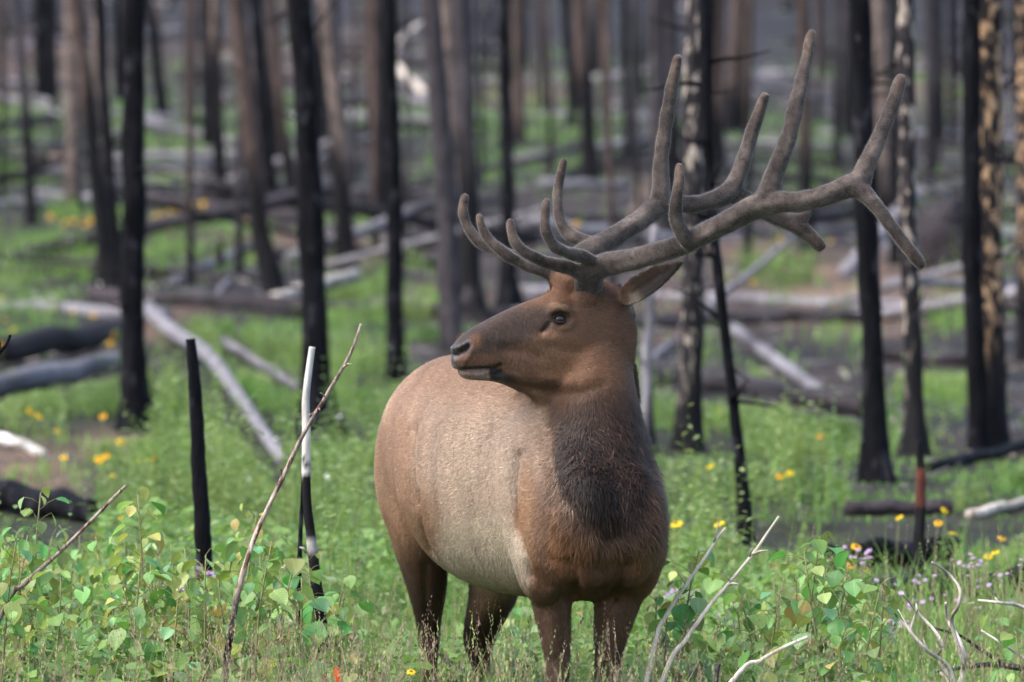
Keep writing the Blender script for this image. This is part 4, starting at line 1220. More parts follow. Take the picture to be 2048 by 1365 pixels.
# ---------- fur
def fur_mesh(name, v, n, tri, cnt, seed, fn):
    """one tapering bent blade per hair; fn(points, normals, colours-from-verts idx) -> dir, length, width, colour"""
    r = np.random.default_rng(seed)
    a, b, c = v[tri[:, 0]], v[tri[:, 1]], v[tri[:, 2]]
    area = np.linalg.norm(np.cross(b - a, c - a), axis=1)
    px, row, d = pix((a + b + c) / 3)
    wt = area * (1 + 1.2 * (1 - sstep(row, 760, 900)) * sstep(front_of((a + b + c) / 3), -.42, -.2)) * np.where(row > 1420, .15, 1)
    idx = r.choice(len(tri), cnt, p=wt / wt.sum())
    u = r.random((cnt, 2)); s = np.sqrt(u[:, :1]); w = np.hstack([1 - s, s * (1 - u[:, 1:]), s * u[:, 1:]])
    T = tri[idx]
    p = (v[T] * w[:, :, None]).sum(1); nn = (n[T] * w[:, :, None]).sum(1); nn /= np.linalg.norm(nn, axis=1)[:, None] + 1e-9
    cc = (bcol[T] * w[:, :, None]).sum(1); lt = (leather[T] * w).sum(1)
    dirn, L, W, cc, lift = fn(p, nn, cc, lt, r)
    dirn = dirn - nn * (dirn * nn).sum(1)[:, None]
    dirn = dirn + r.normal(0, .28, dirn.shape); dirn -= nn * (dirn * nn).sum(1)[:, None]
    dirn /= np.linalg.norm(dirn, axis=1)[:, None] + 1e-9
    sd = np.cross(dirn, nn)
    p0 = p - nn * .001
    p1 = p + (dirn * .55 + nn * lift[:, None]) * L[:, None]
    p2 = p + (dirn * 1.0 + nn * (lift * 1.1)[:, None]) * L[:, None]
    V = np.stack([p0 - sd * W[:, None], p0 + sd * W[:, None], p1 + sd * W[:, None] * .7, p1 - sd * W[:, None] * .7, p2], 1).reshape(-1, 3)
    base = np.arange(cnt)[:, None] * 5
    F = np.concatenate([base + [0, 1, 2], base + [0, 2, 3], base + [3, 2, 4]], 0)
    me = mesh_np(name, V, F)
    set_col(me, np.repeat(cc, 5, axis=0))
    me.normals_split_custom_set_from_vertices([tuple(x) for x in np.repeat(nn, 5, axis=0)])
    return me
body_me.calc_loop_triangles()
tri = np.empty(len(body_me.loop_triangles) * 3, np.int32); body_me.loop_triangles.foreach_get('vertices', tri); tri = tri.reshape(-1, 3)
def fur_fn(p, nn, cc, lt, r):
    p = fold(p); px, row, d = pix(p); k = len(p); fu = front_of(p)
    zz = np.array([0, 0, 1.0])
    nl_ = lambda x: x / (np.linalg.norm(x, axis=1)[:, None] + 1e-9)
    dirn = np.tile(-np.array(EF) * .8 - zz * .55, (k, 1))
    ff = sstep(fu, -.42, -.30)
    nkd = (ff * sstep(px, 1060, 1120) * (1 - sstep(row, 1060, 1120)))[:, None]
    dirn = nl_(dirn) * (1 - nkd) + nl_(-zz + np.array([.25, 0, 0]) * ((px - 1200) / 100)[:, None]) * nkd
    lg = sstep(row, 1080, 1150)[:, None]
    dirn = dirn * (1 - lg) + (-zz - np.array(EF) * .15) * lg
    headm = ((1 - sstep(row + (px - 1150) * .1, 740, 850)) * ff * (px < 1300))[:, None]
    dirn = dirn * (1 - headm) + nl_(np.tile(-np.array(HF) - zz * .3, (k, 1))) * headm
    dirn = dirn + (nkd * .5 + .12) * np.stack([sines(p[:, 0] * 30, p[:, 2] * 12, 91, 2, 1.0), 0 * fu, .4 * sines(p[:, 2] * 25, p[:, 0] * 25, 92, 2, 1.0)], 1)
    dirn = np.where(((row < 600) & (px > 1080) & (px < 1240))[:, None], np.array([.3, 0, .7]), dirn)
    dirn = np.where(((row < 640) & (px > 1246) & (fu > -.4))[:, None], np.array([1, -.2, .5]), dirn)
    L = np.full(k, .014)
    L = L * (1 - headm[:, 0]) + headm[:, 0] * (.004 + .010 * sstep(px, 1010, 1250))
    nk = sstep(row + (px - 1150) * .1, 760, 900) * (1 - .75 * sstep(row, 1060, 1150)) * (1 - sstep(row, 1150, 1200)) * sstep(px, 1070, 1130) * ff
    L = L * (1 - nk) + nk * .036 * np.where(r.random(k) < .08, 1.6, 1)
    L = np.where(row > 1130, .013, L)
    tuft = np.exp(-(((px - 1120) / 22) ** 2 + ((row - 572) / 22) ** 2))
    L = L + tuft * .030 * headm[:, 0]
    throat = lines_mask(px, row, [(1030, 792), (1090, 822), (1130, 830)], 14) * headm[:, 0]
    L = L + throat * .014
    earm = sstep(px, 1246, 1262) * (row < 632)
    L = np.where(earm > .5, .012, L)
    L = L * r.uniform(.6, 1.3, k)
    eyed = np.sqrt((px - 1121) ** 2 + ((row - 638) * 1.3) ** 2)
    L = np.where((lt > .35) | ((eyed < 15) & (headm[:, 0] > .5)), .0006, L)
    lipm = (headm[:, 0] > .3) & (row > 736) & (row < 768) & (px < 1006)
    L = np.where(lipm, L * .35, L)
    W = np.full(k, .0009) * r.uniform(.6, 1.3, k)
    W = W * (1 - .3 * headm[:, 0])
    W = np.where(L < .001, .0002, W)
    g = np.exp(r.normal(0, 1, k) * (.22 + .14 * nk))
    g = np.where(r.random(k) < .08 * (nk + .35), g * 1.7, g)
    clump = sines(p[:, 0] * 26 - p[:, 1] * 20, p[:, 2] * 14 + p[:, 0] * 8, 93, 3, 1.0)
    g = g * (1 + .18 * clump * (1 - .5 * headm[:, 0]))
    cc = np.clip(cc * g[:, None] * (1 + r.normal(0, .03, (k, 3))), .001, .9)
    br = r.random(k) < .10 * nk
    cc[br] = np.clip(np.array(S(92, 66, 50))[None] * g[br][:, None], .001, .9) * .8
    lift = .22 + .25 * nk + .4 * tuft
    return dirn, L, W, cc, lift + r.normal(0, .06, k)
fur_me = fur_mesh('elk_fur', bv, get_n(body_me), tri, 420000, 3, fur_fn)
def mat_fur():
    m, t, b, o = new_mat('elk_hair')
    at = N(t, 'ShaderNodeVertexColor', layer_name='Col')
    t.links.new(at.outputs[0], b.inputs['Base Color'])
    b.inputs['Roughness'].default_value = .6; b.inputs['Specular IOR Level'].default_value = .25
    return m
fur_me.materials.append(mat_fur())
elk_child('body', body_me)
fo = elk_child('fur', fur_me); fo['kind'] = 'stuff'

# ---------- eyes
def make_eye(c, n, name='eye'):
    mb = bmesh.new(); bmesh.ops.create_uvsphere(mb, u_segments=28, v_segments=20, radius=.0205)
    me = bpy.data.meshes.new('eye'); mb.to_mesh(me); mb.free()
    q = n.to_track_quat('Z', 'Y').to_matrix().to_4x4()
    me.transform(Matrix.Translation(c - n * .0185) @ q @ Matrix.Diagonal((1.0, 1.0, .95, 1)))
    me.polygons.foreach_set('use_smooth', np.ones(len(me.polygons), dtype=bool)); me.materials.append(M_EYE)
    return elk_child(name, me)
def mat_eye():
    m, t, b, o = new_mat('elk_eye')
    b.inputs['Base Color'].default_value = (*S(46, 28, 20), 1); b.inputs['Roughness'].default_value = .12; b.inputs['Specular IOR Level'].default_value = .3
    b.inputs['Coat Weight'].default_value = .35; b.inputs['Coat Roughness'].default_value = .02
    return m
M_EYE = mat_eye()
# eyelids: two thick arcs that leave an almond opening
def lids(c, n, flip):
    mb = Loft()
    fwd = HF - n * HF.dot(n); fwd.normalize(); upv = n.cross(fwd); upv = upv if upv.z > 0 else -upv
    for s, h in ((1, .0175), (-1, .0140)):
        pts = []; rad = []
        for i in range(13):
            t = -1 + 2 * i / 12
            a = .0245 * t; hh = h * (1 - abs(t) ** 2.2) - .002
            depth = .0205 * (math.sqrt(max(.0, 1 - (a / .029) ** 2 - (hh / .029) ** 2)) - 1)
            pts.append(c + fwd * a * 1.0 + upv * s * hh + n * (depth + .0015)); rad.append(.0046 * (1 - .45 * t * t))
        mb.tube(pts, rad, 8)
    me = mesh_np('eyelid', np.array(mb.v), mb.f); me.materials.append(M_LID)
    return elk_child('eyelid', me)
def mat_lid():
    m, t, b, o = new_mat('elk_eyelid')
    b.inputs['Base Color'].default_value = (*S(40, 31, 30), 1); b.inputs['Roughness'].default_value = .75; b.inputs['Specular IOR Level'].default_value = .15
    return m
M_LID = mat_lid()
en = (en * .5 + HS * .9 + Z * .05).normalized()
make_eye(EYE + en * .000, en); lids(EYE + en * .000, en, 1)
mn = en - HS * (2 * en.dot(HS))
make_eye(mirror(EYE), mn); lids(mirror(EYE), mn, -1)

# ---------- antlers: (px,row,d,radius px)
near = [
 [(1166, 604, 19.985, 20), (1171, 588, 19.95, 27), (1174, 572, 19.92, 30), (1180, 552, 19.895, 27), (1194, 537, 19.88, 25), (1215, 529, 19.86, 24), (1245, 523, 19.83, 23), (1280, 516, 19.79, 22), (1327, 502, 19.74, 22), (1374, 485, 19.69, 22),
  (1421, 461, 19.64, 22), (1467, 437, 19.59, 23), (1514, 412, 19.55, 25), (1561, 404, 19.51, 22), (1608, 401, 19.48, 20), (1655, 390, 19.46, 21), (1690, 376, 19.46, 23), (1716, 366, 19.47, 23), (1737, 322, 19.48, 18), (1761, 269, 19.50, 15.5), (1786, 209, 19.53, 14), (1800, 165, 19.56, 12.5), (1804, 149, 19.57, 8)],
 [(1700, 372, 19.46, 22), (1726, 386, 19.45, 18), (1752, 413, 19.43, 15), (1786, 458, 19.42, 13.5), (1816, 498, 19.42, 13.5), (1839, 526, 19.43, 12), (1847, 537, 19.43, 8)],
 [(1530, 408, 19.54, 25), (1540, 378, 19.53, 23), (1547, 350, 19.53, 20), (1561, 318, 19.53, 18.5), (1577, 272, 19.54, 17.5), (1595, 200, 19.56, 16), (1611, 130, 19.59, 13), (1622, 75, 19.61, 10.5), (1625, 60, 19.62, 7)],
 [(1385, 490, 19.68, 19), (1369, 474, 19.65, 17), (1357, 452, 19.63, 15), (1351, 429, 19.62, 14), (1354, 394, 19.61, 12), (1358, 359, 19.62, 10.5), (1359, 334, 19.63, 9), (1359, 326, 19.63, 6)],
 [(1192, 540, 19.87, 20), (1180, 523, 19.85, 15), (1161, 511, 19.81, 14), (1137, 506, 19.77, 13), (1114, 496, 19.73, 12.5), (1098, 477, 19.70, 11.5), (1090, 450, 19.68, 10.5), (1091, 421, 19.68, 9.5), (1093, 403, 19.69, 8), (1094, 397, 19.69, 5)],
 [(1172, 552, 19.88, 19), (1147, 538, 19.85, 15), (1116, 530, 19.82, 14), (1086, 522, 19.79, 13), (1057, 508, 19.76, 12), (1036, 492, 19.74, 11), (1025, 472, 19.73, 10), (1020, 450, 19.73, 8.5), (1021, 438, 19.73, 5)]]
far = [
 [(1128, 585, 20.02, 26), (1130, 565, 20.03, 28), (1138, 540, 20.04, 25), (1160, 515, 20.06, 24), (1190, 497, 20.09, 23), (1215, 483, 20.12, 22), (1240, 468, 20.15, 21), (1280, 441, 20.20, 21), (1310, 417, 20.24, 22), (1335, 406, 20.27, 22), (1374, 409, 20.31, 17), (1409, 405, 20.34, 17.5),
  (1444, 393, 20.37, 20), (1466, 375, 20.39, 20), (1478, 347, 20.40, 17), (1490, 312, 20.40, 15.5), (1510, 248, 20.40, 14), (1526, 205, 20.39, 11.5), (1533, 188, 20.38, 8)],
 [(1462, 385, 20.39, 20), (1500, 405, 20.42, 18), (1545, 430, 20.45, 18), (1590, 450, 20.47, 18), (1620, 474, 20.48, 15.5), (1638, 490, 20.48, 14), (1646, 500, 20.48, 9)],
 [(1570, 438, 20.46, 15), (1598, 440, 20.47, 14), (1615, 428, 20.47, 8), (1620, 420, 20.47, 5)],
 [(1318, 412, 20.25, 23), (1321, 380, 20.25, 20), (1321, 345, 20.25, 17), (1323, 310, 20.25, 15.5), (1332, 244, 20.25, 14), (1343, 179, 20.24, 13), (1353, 128, 20.23, 10.5), (1357, 112, 20.22, 7)],
 [(1200, 492, 20.09, 19), (1170, 484, 20.10, 14.5), (1142, 470, 20.11, 14), (1125, 450, 20.12, 12.5), (1116, 421, 20.13, 11), (1115, 387, 20.13, 10), (1120, 355, 20.13, 9.5), (1127, 325, 20.12, 8), (1129, 317, 20.12, 5)],
 [(1145, 545, 20.04, 18), (1100, 536, 20.07, 14), (1060, 522, 20.10, 13), (1014, 508, 20.13, 12.5), (967, 490, 20.16, 12), (946, 470, 20.17, 11.5), (932, 446, 20.18, 10.5), (926, 422, 20.18, 10), (929, 398, 20.18, 9), (932, 388, 20.18, 5.5)],
 [(1128, 566, 20.0, 17), (1100, 549, 19.99, 13.5), (1065, 535, 19.97, 13), (1034, 522, 19.96, 12.5), (1004, 502, 19.95, 12), (979, 480, 19.95, 10.5), (964, 456, 19.95, 9), (959, 436, 19.95, 8), (959, 428, 19.95, 5)]]
def mat_velvet():
    m, t, b, o = new_mat('antler_velvet')
    tc = N(t, 'ShaderNodeTexCoord')
    n1 = noise_tex(t, 14, 5, .6, tc.outputs['Object']); n2 = noise_tex(t, 60, 4, .6, tc.outputs['Object']); n3 = noise_tex(t, 420, 2, .6, tc.outputs['Object'])
    c = ramp(t, [(.3, S(40, 35, 33)), (.5, S(68, 60, 56)), (.72, S(98, 88, 82))], n1.outputs[0]).outputs[0]
    d = ramp(t, [(.28, (.48, .46, .46)), (.46, (.95, .95, .95)), (.72, (1.25, 1.23, 1.2))], n2.outputs[0]).outputs[0]
    c = mixc(t, 1.0, c, d, 'MULTIPLY')
    vc = N(t, 'ShaderNodeVertexColor', layer_name='Col')
    c = mixc(t, 1.0, c, vc.outputs[0], 'MULTIPLY')
    t.links.new(c, b.inputs['Base Color'])
    b.inputs['Roughness'].default_value = .85; b.inputs['Specular IOR Level'].default_value = .15
    b.inputs['Sheen Weight'].default_value = .5; b.inputs['Sheen Roughness'].default_value = .35; b.inputs['Sheen Tint'].default_value = (.95, .9, .85, 1)
    s = N(t, 'ShaderNodeMath', operation='ADD'); t.links.new(n2.outputs[0], s.inputs[0])
    s2 = N(t, 'ShaderNodeMath', operation='MULTIPLY'); s2.inputs[1].default_value = .35; t.links.new(n3.outputs[0], s2.inputs[0]); t.links.new(s2.outputs[0], s.inputs[1])
    bump(t, b, s.outputs[0], .45, .004)
    return m
M_VELVET = mat_velvet()
def mat_fuzz():
    m, t, b, o = new_mat('velvet_fuzz')
    at = N(t, 'ShaderNodeVertexColor', layer_name='Col')
    df = N(t, 'ShaderNodeBsdfDiffuse'); tr = N(t, 'ShaderNodeBsdfTranslucent'); mx = N(t, 'ShaderNodeMixShader'); mx.inputs[0].default_value = .5
    t.links.new(at.outputs[0], df.inputs[0]); t.links.new(at.outputs[0], tr.inputs[0])
    t.links.new(df.outputs[0], mx.inputs[1]); t.links.new(tr.outputs[0], mx.inputs[2]); t.links.new(mx.outputs[0], o.inputs['Surface'])
    return m
M_FUZZ = mat_fuzz()
def build_antler(chains, seed):
    L = Loft()
    for ch in chains:
        pts, rad = catmull([P(a, b, d) for a, b, d, r in ch], [r * .99 * d / FPX for a, b, d, r in ch], 5)
        L.tube(pts, rad, 24, .045)
    me = remeshed(L, .0034, 'antler')
    v = get_v(me); e = get_e(me)
    v = laplace(v, e, 8, 1.0)
    put_v(me, v); n = get_n(me)
    # small lumps and long ridges
    k = np.array([mnoise.noise(Vector(p) * 22 + Vector((seed, 0, 0))) * .0030 + mnoise.noise(Vector(p) * 60) * .0006 for p in v])
    v = v + n * k[:, None]
    put_v(me, v)
    # tips wear a lighter, browner velvet; some dark blotches
    tips = np.array([P(*c[-1][:3]) for c in chains])
    dt = np.min(np.linalg.norm(v[:, None] - tips[None], axis=2), axis=1)
    f = (1 - sstep(dt, .0, .16))[:, None]
    bl = sstep(np.array([mnoise.noise(Vector(p) * 7 + Vector((9, seed, 4))) for p in v]), .15, .5)[:, None]
    c = 1 * (1 - f) + np.array([1.12, .98, .86]) * f
    c = c * (1 - bl * .45)
    set_col(me, c)
    me.polygons.foreach_set('use_smooth', np.ones(len(me.polygons), dtype=bool)); me.materials.append(M_VELVET)
    # fuzz
    me.calc_loop_triangles()
    T = np.empty(len(me.loop_triangles) * 3, np.int32); me.loop_triangles.foreach_get('vertices', T); T = T.reshape(-1, 3)
    n = get_n(me); r = np.random.default_rng(seed); cnt = 60000
    a, b_, c_ = v[T[:, 0]], v[T[:, 1]], v[T[:, 2]]; ar = np.linalg.norm(np.cross(b_ - a, c_ - a), axis=1)
    idx = r.choice(len(T), cnt, p=ar / ar.sum()); w = r.dirichlet((1, 1, 1), cnt)
    p = (v[T[idx]] * w[:, :, None]).sum(1); nn = (n[T[idx]] * w[:, :, None]).sum(1)
    rd = r.normal(0, 1, (cnt, 3)); sd = np.cross(nn, rd); sd /= np.linalg.norm(sd, axis=1)[:, None]
    Ln = r.uniform(.003, .0062, cnt)[:, None]
    tip = p + (nn + rd * .3) * Ln
    V = np.stack([p - sd * .0003, p + sd * .0003, tip], 1).reshape(-1, 3)
    fm = mesh_np('velvet_fuzz', V, np.arange(cnt * 3).reshape(-1, 3))
    g = np.exp(r.normal(0, .2, cnt))[:, None]
    set_col(fm, np.repeat(np.array(S(112, 107, 102))[None] * g, 3, axis=0))
    fm.materials.append(M_FUZZ)
    ao = elk_child('antler', me)
    fm.transform(EI); f_ = obj('velvet', fm, ao); f_['kind'] = 'stuff'
    return ao
build_antler(near, 1); build_antler(far, 2)
# ================================================================== sticks, saplings and flowers near the elk
def zrow(row, d): return CAM_H - (row - 682.5) * d / FPX
def down(pts, d, extra=0.05):
    """carry a traced stick on into the ground"""
    (x0, y0), (x1, y1) = pts[0], pts[1]
    g = ground_z(np.array([(x0 - 1024) * d / FPX]), np.array([d + CAM_Y]))[0] - extra
    rg = 682.5 - (g - CAM_H) * d ** 0 * FPX / d
    s = (rg - y0) / max(y0 - y1, 1) * .55
    return [(x0 + (x0 - x1) * s, rg)] + list(pts)
def spurs(me, c, p, rad, spec, mat):
    pass

def stick(label, pts, w, mat, d, name='twig', cat='twig', w2=None, char=None, spur=(), n=9):
    q = down(pts, d)
    me, c, p, rad = post(label, q, w, mat, d, name, cat, w2=w2, char=char, n=n)
    root = empty(name, c); tag(root, label, cat); obj('stem', me, root)
    for (a, b, sw) in spur:
        A, Bp = P(a[0], a[1], d), P(b[0], b[1], d - .03)
        V, F = tube_np([A - c, A.lerp(Bp, .5) - c + Vector((0, 0, .004)), Bp - c], [sw * d / FPX / 2, sw * .8 * d / FPX / 2, sw * .3 * d / FPX / 2], 6)
        sm = mesh_np('side_twig', np.array([tuple(v) for v in V]), F, BARK[mat]); set_char(sm, np.zeros(len(V))); obj('side_twig', sm, root)
    return root
def nz(v, s): return mnoise.noise(Vector(v) * s)

stick('long thin dead twig slanting up in front of the white stick', [(450, 1365), (461, 1270), (479, 1175), (508, 1080), (540, 1008), (570, 946), (606, 870), (650, 795), (690, 728), (708, 690), (722, 648)], 15, 'twig', 19.45, w2=4,
      char=lambda z, V: np.clip((zrow(1130, 19.45) - z) / .15, 0, 1) * np.clip(np.array([.75 + nz(v, 9) * 1.2 for v in V]), 0, 1),
      spur=[((637, 818), (640, 822), 4), ((618, 832), (634, 826), 4), ((686, 735), (704, 728), 5), ((563, 950), (562, 932), 4), ((650, 795), (640, 786), 4), ((458, 1332), (410, 1280), 6)])
stick('thin bleached twig slanting up through the aspen leaves at the left edge', [(2, 1232), (50, 1168), (120, 1104), (188, 1036), (225, 998), (252, 972)], 10, 'twig', 20.1, w2=6, spur=[((120, 1104), (112, 1090), 4)])
stick('tiny dark twig tip poking in at the left edge of the frame', [(-30, 760), (-2, 708), (12, 690), (21, 670)], 9, 'black', 21.5, w2=5)
stick('white barkless stick burnt black below, standing left of the elk', [(640, 1235), (632, 1170), (624, 1100), (614, 1010), (612, 930), (613, 860), (612, 800), (618, 740), (624, 694)], 24, 'white', 21.6, 'burnt_stick', 'stick', w2=13,
      char=lambda z, V: np.clip((zrow(933, 21.6) + np.array([nz(v, 14) * .05 + nz(v, 50) * .03 for v in V]) - z) / .012 + .5, 0, 1) * (1 - .9 * np.exp(-((z - zrow(1092, 21.6)) / .018) ** 2)),
      spur=[((612, 1105), (600, 1095), 7)])
stick('thin black stick right behind the white one', [(600, 1100), (604, 1000), (606, 930)], 10, 'black', 22.2, 'burnt_stick', 'stick', w2=7)
stick('tall black burnt snag without bark in the aspen leaves left of the elk', [(408, 1150), (404, 1050), (400, 960), (396, 880), (390, 800), (384, 730), (380, 678)], 42, 'black', 24.2, 'burnt_snag', 'snag', w2=18)
stick('short black snag with a red scorched band on the right', [(1838, 1160), (1838, 1090), (1840, 1030), (1842, 960), (1840, 910), (1838, 882)], 30, 'red', 27.0, 'burnt_snag', 'snag', w2=15,
      char=lambda z, V: 1 - ((z > zrow(1018, 27)) & (z < zrow(938, 27))) * np.clip(.9 + np.array([nz(v, 8) for v in V]), 0, 1))
stick('left of two pale bare twigs leaning right beside the elk leg', [(1306, 1303), (1331, 1234), (1372, 1170), (1413, 1111), (1438, 1072), (1452, 1056)], 11, 'pale', 20.0, w2=6, spur=[((1428, 1088), (1438, 1046), 5), ((1372, 1170), (1352, 1140), 4)])
stick('longer pale bare twig with side spurs leaning right of the elk leg', [(1331, 1347), (1372, 1280), (1418, 1214), (1459, 1165), (1506, 1108), (1535, 1066), (1558, 1033)], 12, 'pale', 19.9, w2=5, spur=[((1504, 1110), (1536, 1101), 7), ((1456, 1170), (1478, 1169), 6), ((1500, 1115), (1502, 1098), 5), ((1460, 1164), (1455, 1153), 4)])
stick('low pale twig slanting right through the leaves at the lower right', [(1462, 1366), (1521, 1322), (1567, 1296), (1616, 1274)], 11, 'pale', 19.6, w2=6)
stick('short dark broken twig standing at the bottom edge right of the elk', [(1432, 1362), (1434, 1345), (1438, 1328)], 12, 'dark', 19.3, w2=9)

# dead branch lying at the lower right: each twig of it is a part
br_c = P(1905, 1400, 21.0); br_c.z = gz(br_c.x, br_c.y)
branch = empty('dead_branch', br_c); tag(branch, 'dead branch with grey curved twigs sticking up at the lower right', 'branch')
for pts, w, w2, mat, dd in [([(1872, 1592), (1890, 1500), (1906, 1420), (1904, 1362)], 22, 12, 'pale', 20.95), ([(2080, 1560), (2000, 1470), (1930, 1400), (1880, 1345)], 16, 8, 'pale', 21.05), ([(1780, 1270), (1793, 1234), (1767, 1198), (1766, 1168), (1787, 1153)], 8, 4, 'twig', 20.8), ([(1928, 1330), (1903, 1246), (1916, 1213), (1919, 1178), (1896, 1147), (1864, 1125)], 13, 6, 'pale', 21.0),
                        ([(1905, 1365), (1877, 1316), (1885, 1293), (1870, 1263), (1834, 1224), (1806, 1188)], 14, 6, 'pale', 20.9), ([(1910, 1420), (1900, 1340), (1854, 1301), (1818, 1260), (1793, 1215)], 15, 6, 'pale', 20.8),
                        ([(1915, 1400), (1926, 1342), (1930, 1316), (1916, 1275), (1895, 1239), (1892, 1206)], 16, 7, 'pale', 21.1), ([(2100, 1250), (2044, 1214), (1998, 1206), (1956, 1201)], 13, 7, 'pale', 21.3),
                        ([(2090, 1350), (2044, 1314), (2008, 1290), (1962, 1261)], 11, 5, 'pale', 21.0), ([(2000, 1325), (1952, 1293), (1916, 1270), (1858, 1255)], 12, 6, 'dark', 21.2),
                        ([(1998, 1206), (1988, 1192), (1982, 1178)], 6, 3, 'pale', 21.3), ([(1834, 1224), (1832, 1205), (1826, 1190)], 7, 3, 'pale', 20.9), ([(1820, 1262), (1830, 1230), (1838, 1216)], 6, 3, 'pale', 20.85),
                        ([(2060, 1340), (1990, 1330), (1930, 1335), (1870, 1345)], 20, 9, 'dark', 21.2), ([(1854, 1301), (1846, 1275), (1850, 1262)], 6, 3, 'pale', 20.8)]:
    q = [P(a, b, dd + .05 * math.sin(i * 2)) for i, (a, b) in enumerate(pts)]
    p, rad = catmull(q, [x * .72 * dd / FPX / 2 for x in np.linspace(w, w2, len(pts))], 5)
    V, F = tube_np([x - br_c for x in p], rad, 8, noise_amp=.2, seed=w)
    me = mesh_np('twig', np.array([tuple(v) for v in V]), F, BARK[mat]); set_char(me, np.array([max(0, nz(v, 5)) * .5 for v in V])); obj('twig', me, branch)

# ---------- aspen saplings
def leaf_mesh(k, mat):
    r = random.Random(k)
    V = []; F = []; n = 7; L = 1.0; asp = (.46, .40, .50, .24, .33)[k]
    for i in range(n):
        t = i / (n - 1)
        w = asp * (math.sin(math.pi * (t ** .72)) ** .8) if 0 < t < 1 else 0
        cur = -.16 * t * t * r.uniform(.5, 1.4)
        for j in (-1, -.5, 0, .5, 1):
            V.append((t * L, j * w, cur + abs(j) * w * .22 + .03 * math.sin(5 * t + j * 2 + k)))
    for i in range(n - 1):
        for j in range(4):
            a = i * 5 + j; F.append((a, a + 5, a + 6, a + 1))
    me = mesh_np('leaf', np.array(V), F, mat); return me
LEAF_M = [mat_leafy('aspen_leaf', .38, .45, False, S(98, 138, 72), .35, .7), mat_leafy('aspen_leaf_light', .42, .45, False, S(130, 162, 96), .35, .6), mat_leafy('aspen_leaf_young', .4, .45, False, S(156, 160, 88), .35, .6), mat_leafy('aspen_leaf_bluish', .35, .4, False, S(104, 140, 92), .4, .6)]
LEAVES = {(k, m): leaf_mesh(k, LEAF_M[m]) for k in range(5) for m in range(4)}
M_STEM, _t, _b, _o = new_mat('sapling_stem'); _b.inputs['Base Color'].default_value = (*S(104, 104, 62), 1); _b.inputs['Roughness'].default_value = .7
def sapling(px, d, toprow, label, group, dens=1.0, big=1.0, young=.03):
    x = (px - 1024) * d / FPX; y = d + CAM_Y; g = gz(x, y); H = max(.3, zrow(toprow, d) - g)
    r = random.Random(int(px * 13 + d * 77))
    root = empty('aspen_sapling', (x, y, g)); tag(root, label, 'sapling', group)
    lx, ly = r.uniform(-.12, .12), r.uniform(-.10, .10)
    mb = MB(); n = 7
    def at(t): return Vector((lx * H * t * t + .012 * math.sin(t * 5 + px), ly * H * t * t + .012 * math.cos(t * 4 + px), H * t))
    mb.tube([at(i / n) for i in range(n + 1)], [.0055 * (1 - .75 * i / n) + .0008 for i in range(n + 1)], 6)
    nl = int(max(8, H * 44 * dens)); specs = []
    for k in range(nl):
        t = .18 + .82 * ((k + r.random()) / nl) ** .9
        az = k * 2.39 + r.uniform(-.6, .6); s = at(min(t, 1)); pl = r.uniform(.03, .10) * (1.25 - .6 * t)
        e = s + Vector((math.cos(az) * pl, math.sin(az) * pl, r.uniform(.0, .05)))
        mb.tube([s, s.lerp(e, .5) + Vector((0, 0, .006)), e], [.0013, .001, .0009], 4)
        specs.append((e, az, t))
    obj('stem', mb.mesh('stem', [M_STEM]), root)
    for e, az, t in specs:
        m = r.choice([0, 0, 0, 1, 1, 3]) if r.random() > young * (1 + 2 * t) else 2
        o = bpy.data.objects.new('leaf', LEAVES[(r.choice([0, 0, 1, 1, 2, 2, 3, 4]), m)])
        sz = r.choice([r.uniform(.03, .06), r.uniform(.05, .095), r.uniform(.055, .10)]) * (1.15 - .45 * t) * big * (.6 if m == 2 and t > .8 else 1)
        o.location = e; o.scale = (sz, sz * r.uniform(.9, 1.2), sz)
        # blades hang from their stalks, turned every way
        o.rotation_euler = (r.uniform(-.6, .6), r.uniform(.1, 1.35), az + r.uniform(-.5, .5))
        link(o, root)
    return root
r = random.Random(77)
for lab, px_, d_, tr_ in [('tall aspen sapling with yellow green leaves at the left edge by the thin twig', 70, 21.0, 985), ('aspen sapling with reddish young tips just left of the black snag', 310, 20.8, 990), ('aspen sapling with large bluish leaf in front of the black snag', 395, 20.6, 1110),
                      ('tallest aspen sapling with yellow green leaves right of the elk', 1605, 20.6, 1075), ('aspen sapling with round yellowish leaves beside the tallest one on the right', 1655, 20.8, 1130), ('thin sapling with two pale leaves just right of the elk leg', 1345, 20.3, 1100),
                      ('slender sapling with brownish young leaves right of the black snag', 480, 21.3, 1030), ('aspen sapling with pale leaves at the foot of the white stick', 655, 20.9, 1115)]:
    sapling(px_, d_, tr_, lab, None, 1.0, 1.15, .25 if 'young' in lab else .1)
for i in range(78):
    px_ = r.uniform(-160, 700) if i < 46 else r.uniform(-60, 470); d_ = r.uniform(19.7, 23.0)
    sapling(px_, d_, r.uniform(1060, 1200) + (60 if px_ > 560 else 0), 'green aspen sapling in the leafy thicket left of the elk', 'aspen thicket left of the elk', 1.0, 1.05)
for i in range(26):
    px_ = r.uniform(690, 1330); d_ = r.uniform(21.6, 25.0)
    sapling(px_, d_, r.uniform(1195, 1290), 'low aspen sapling growing behind the legs of the elk', 'aspen saplings behind the legs', .9, .95)
for i in range(40):
    px_ = r.uniform(1300, 1740) if i < 35 else r.uniform(1760, 2220); d_ = r.uniform(19.5, 23.5)
    sapling(px_, d_, r.uniform(1140, 1270) - (40 if 1540 < px_ < 1760 else 0) + (55 if px_ > 1760 else 0), 'green aspen sapling in the leafy thicket right of the elk', 'aspen thicket right of the elk', .95, 1.0, .035)

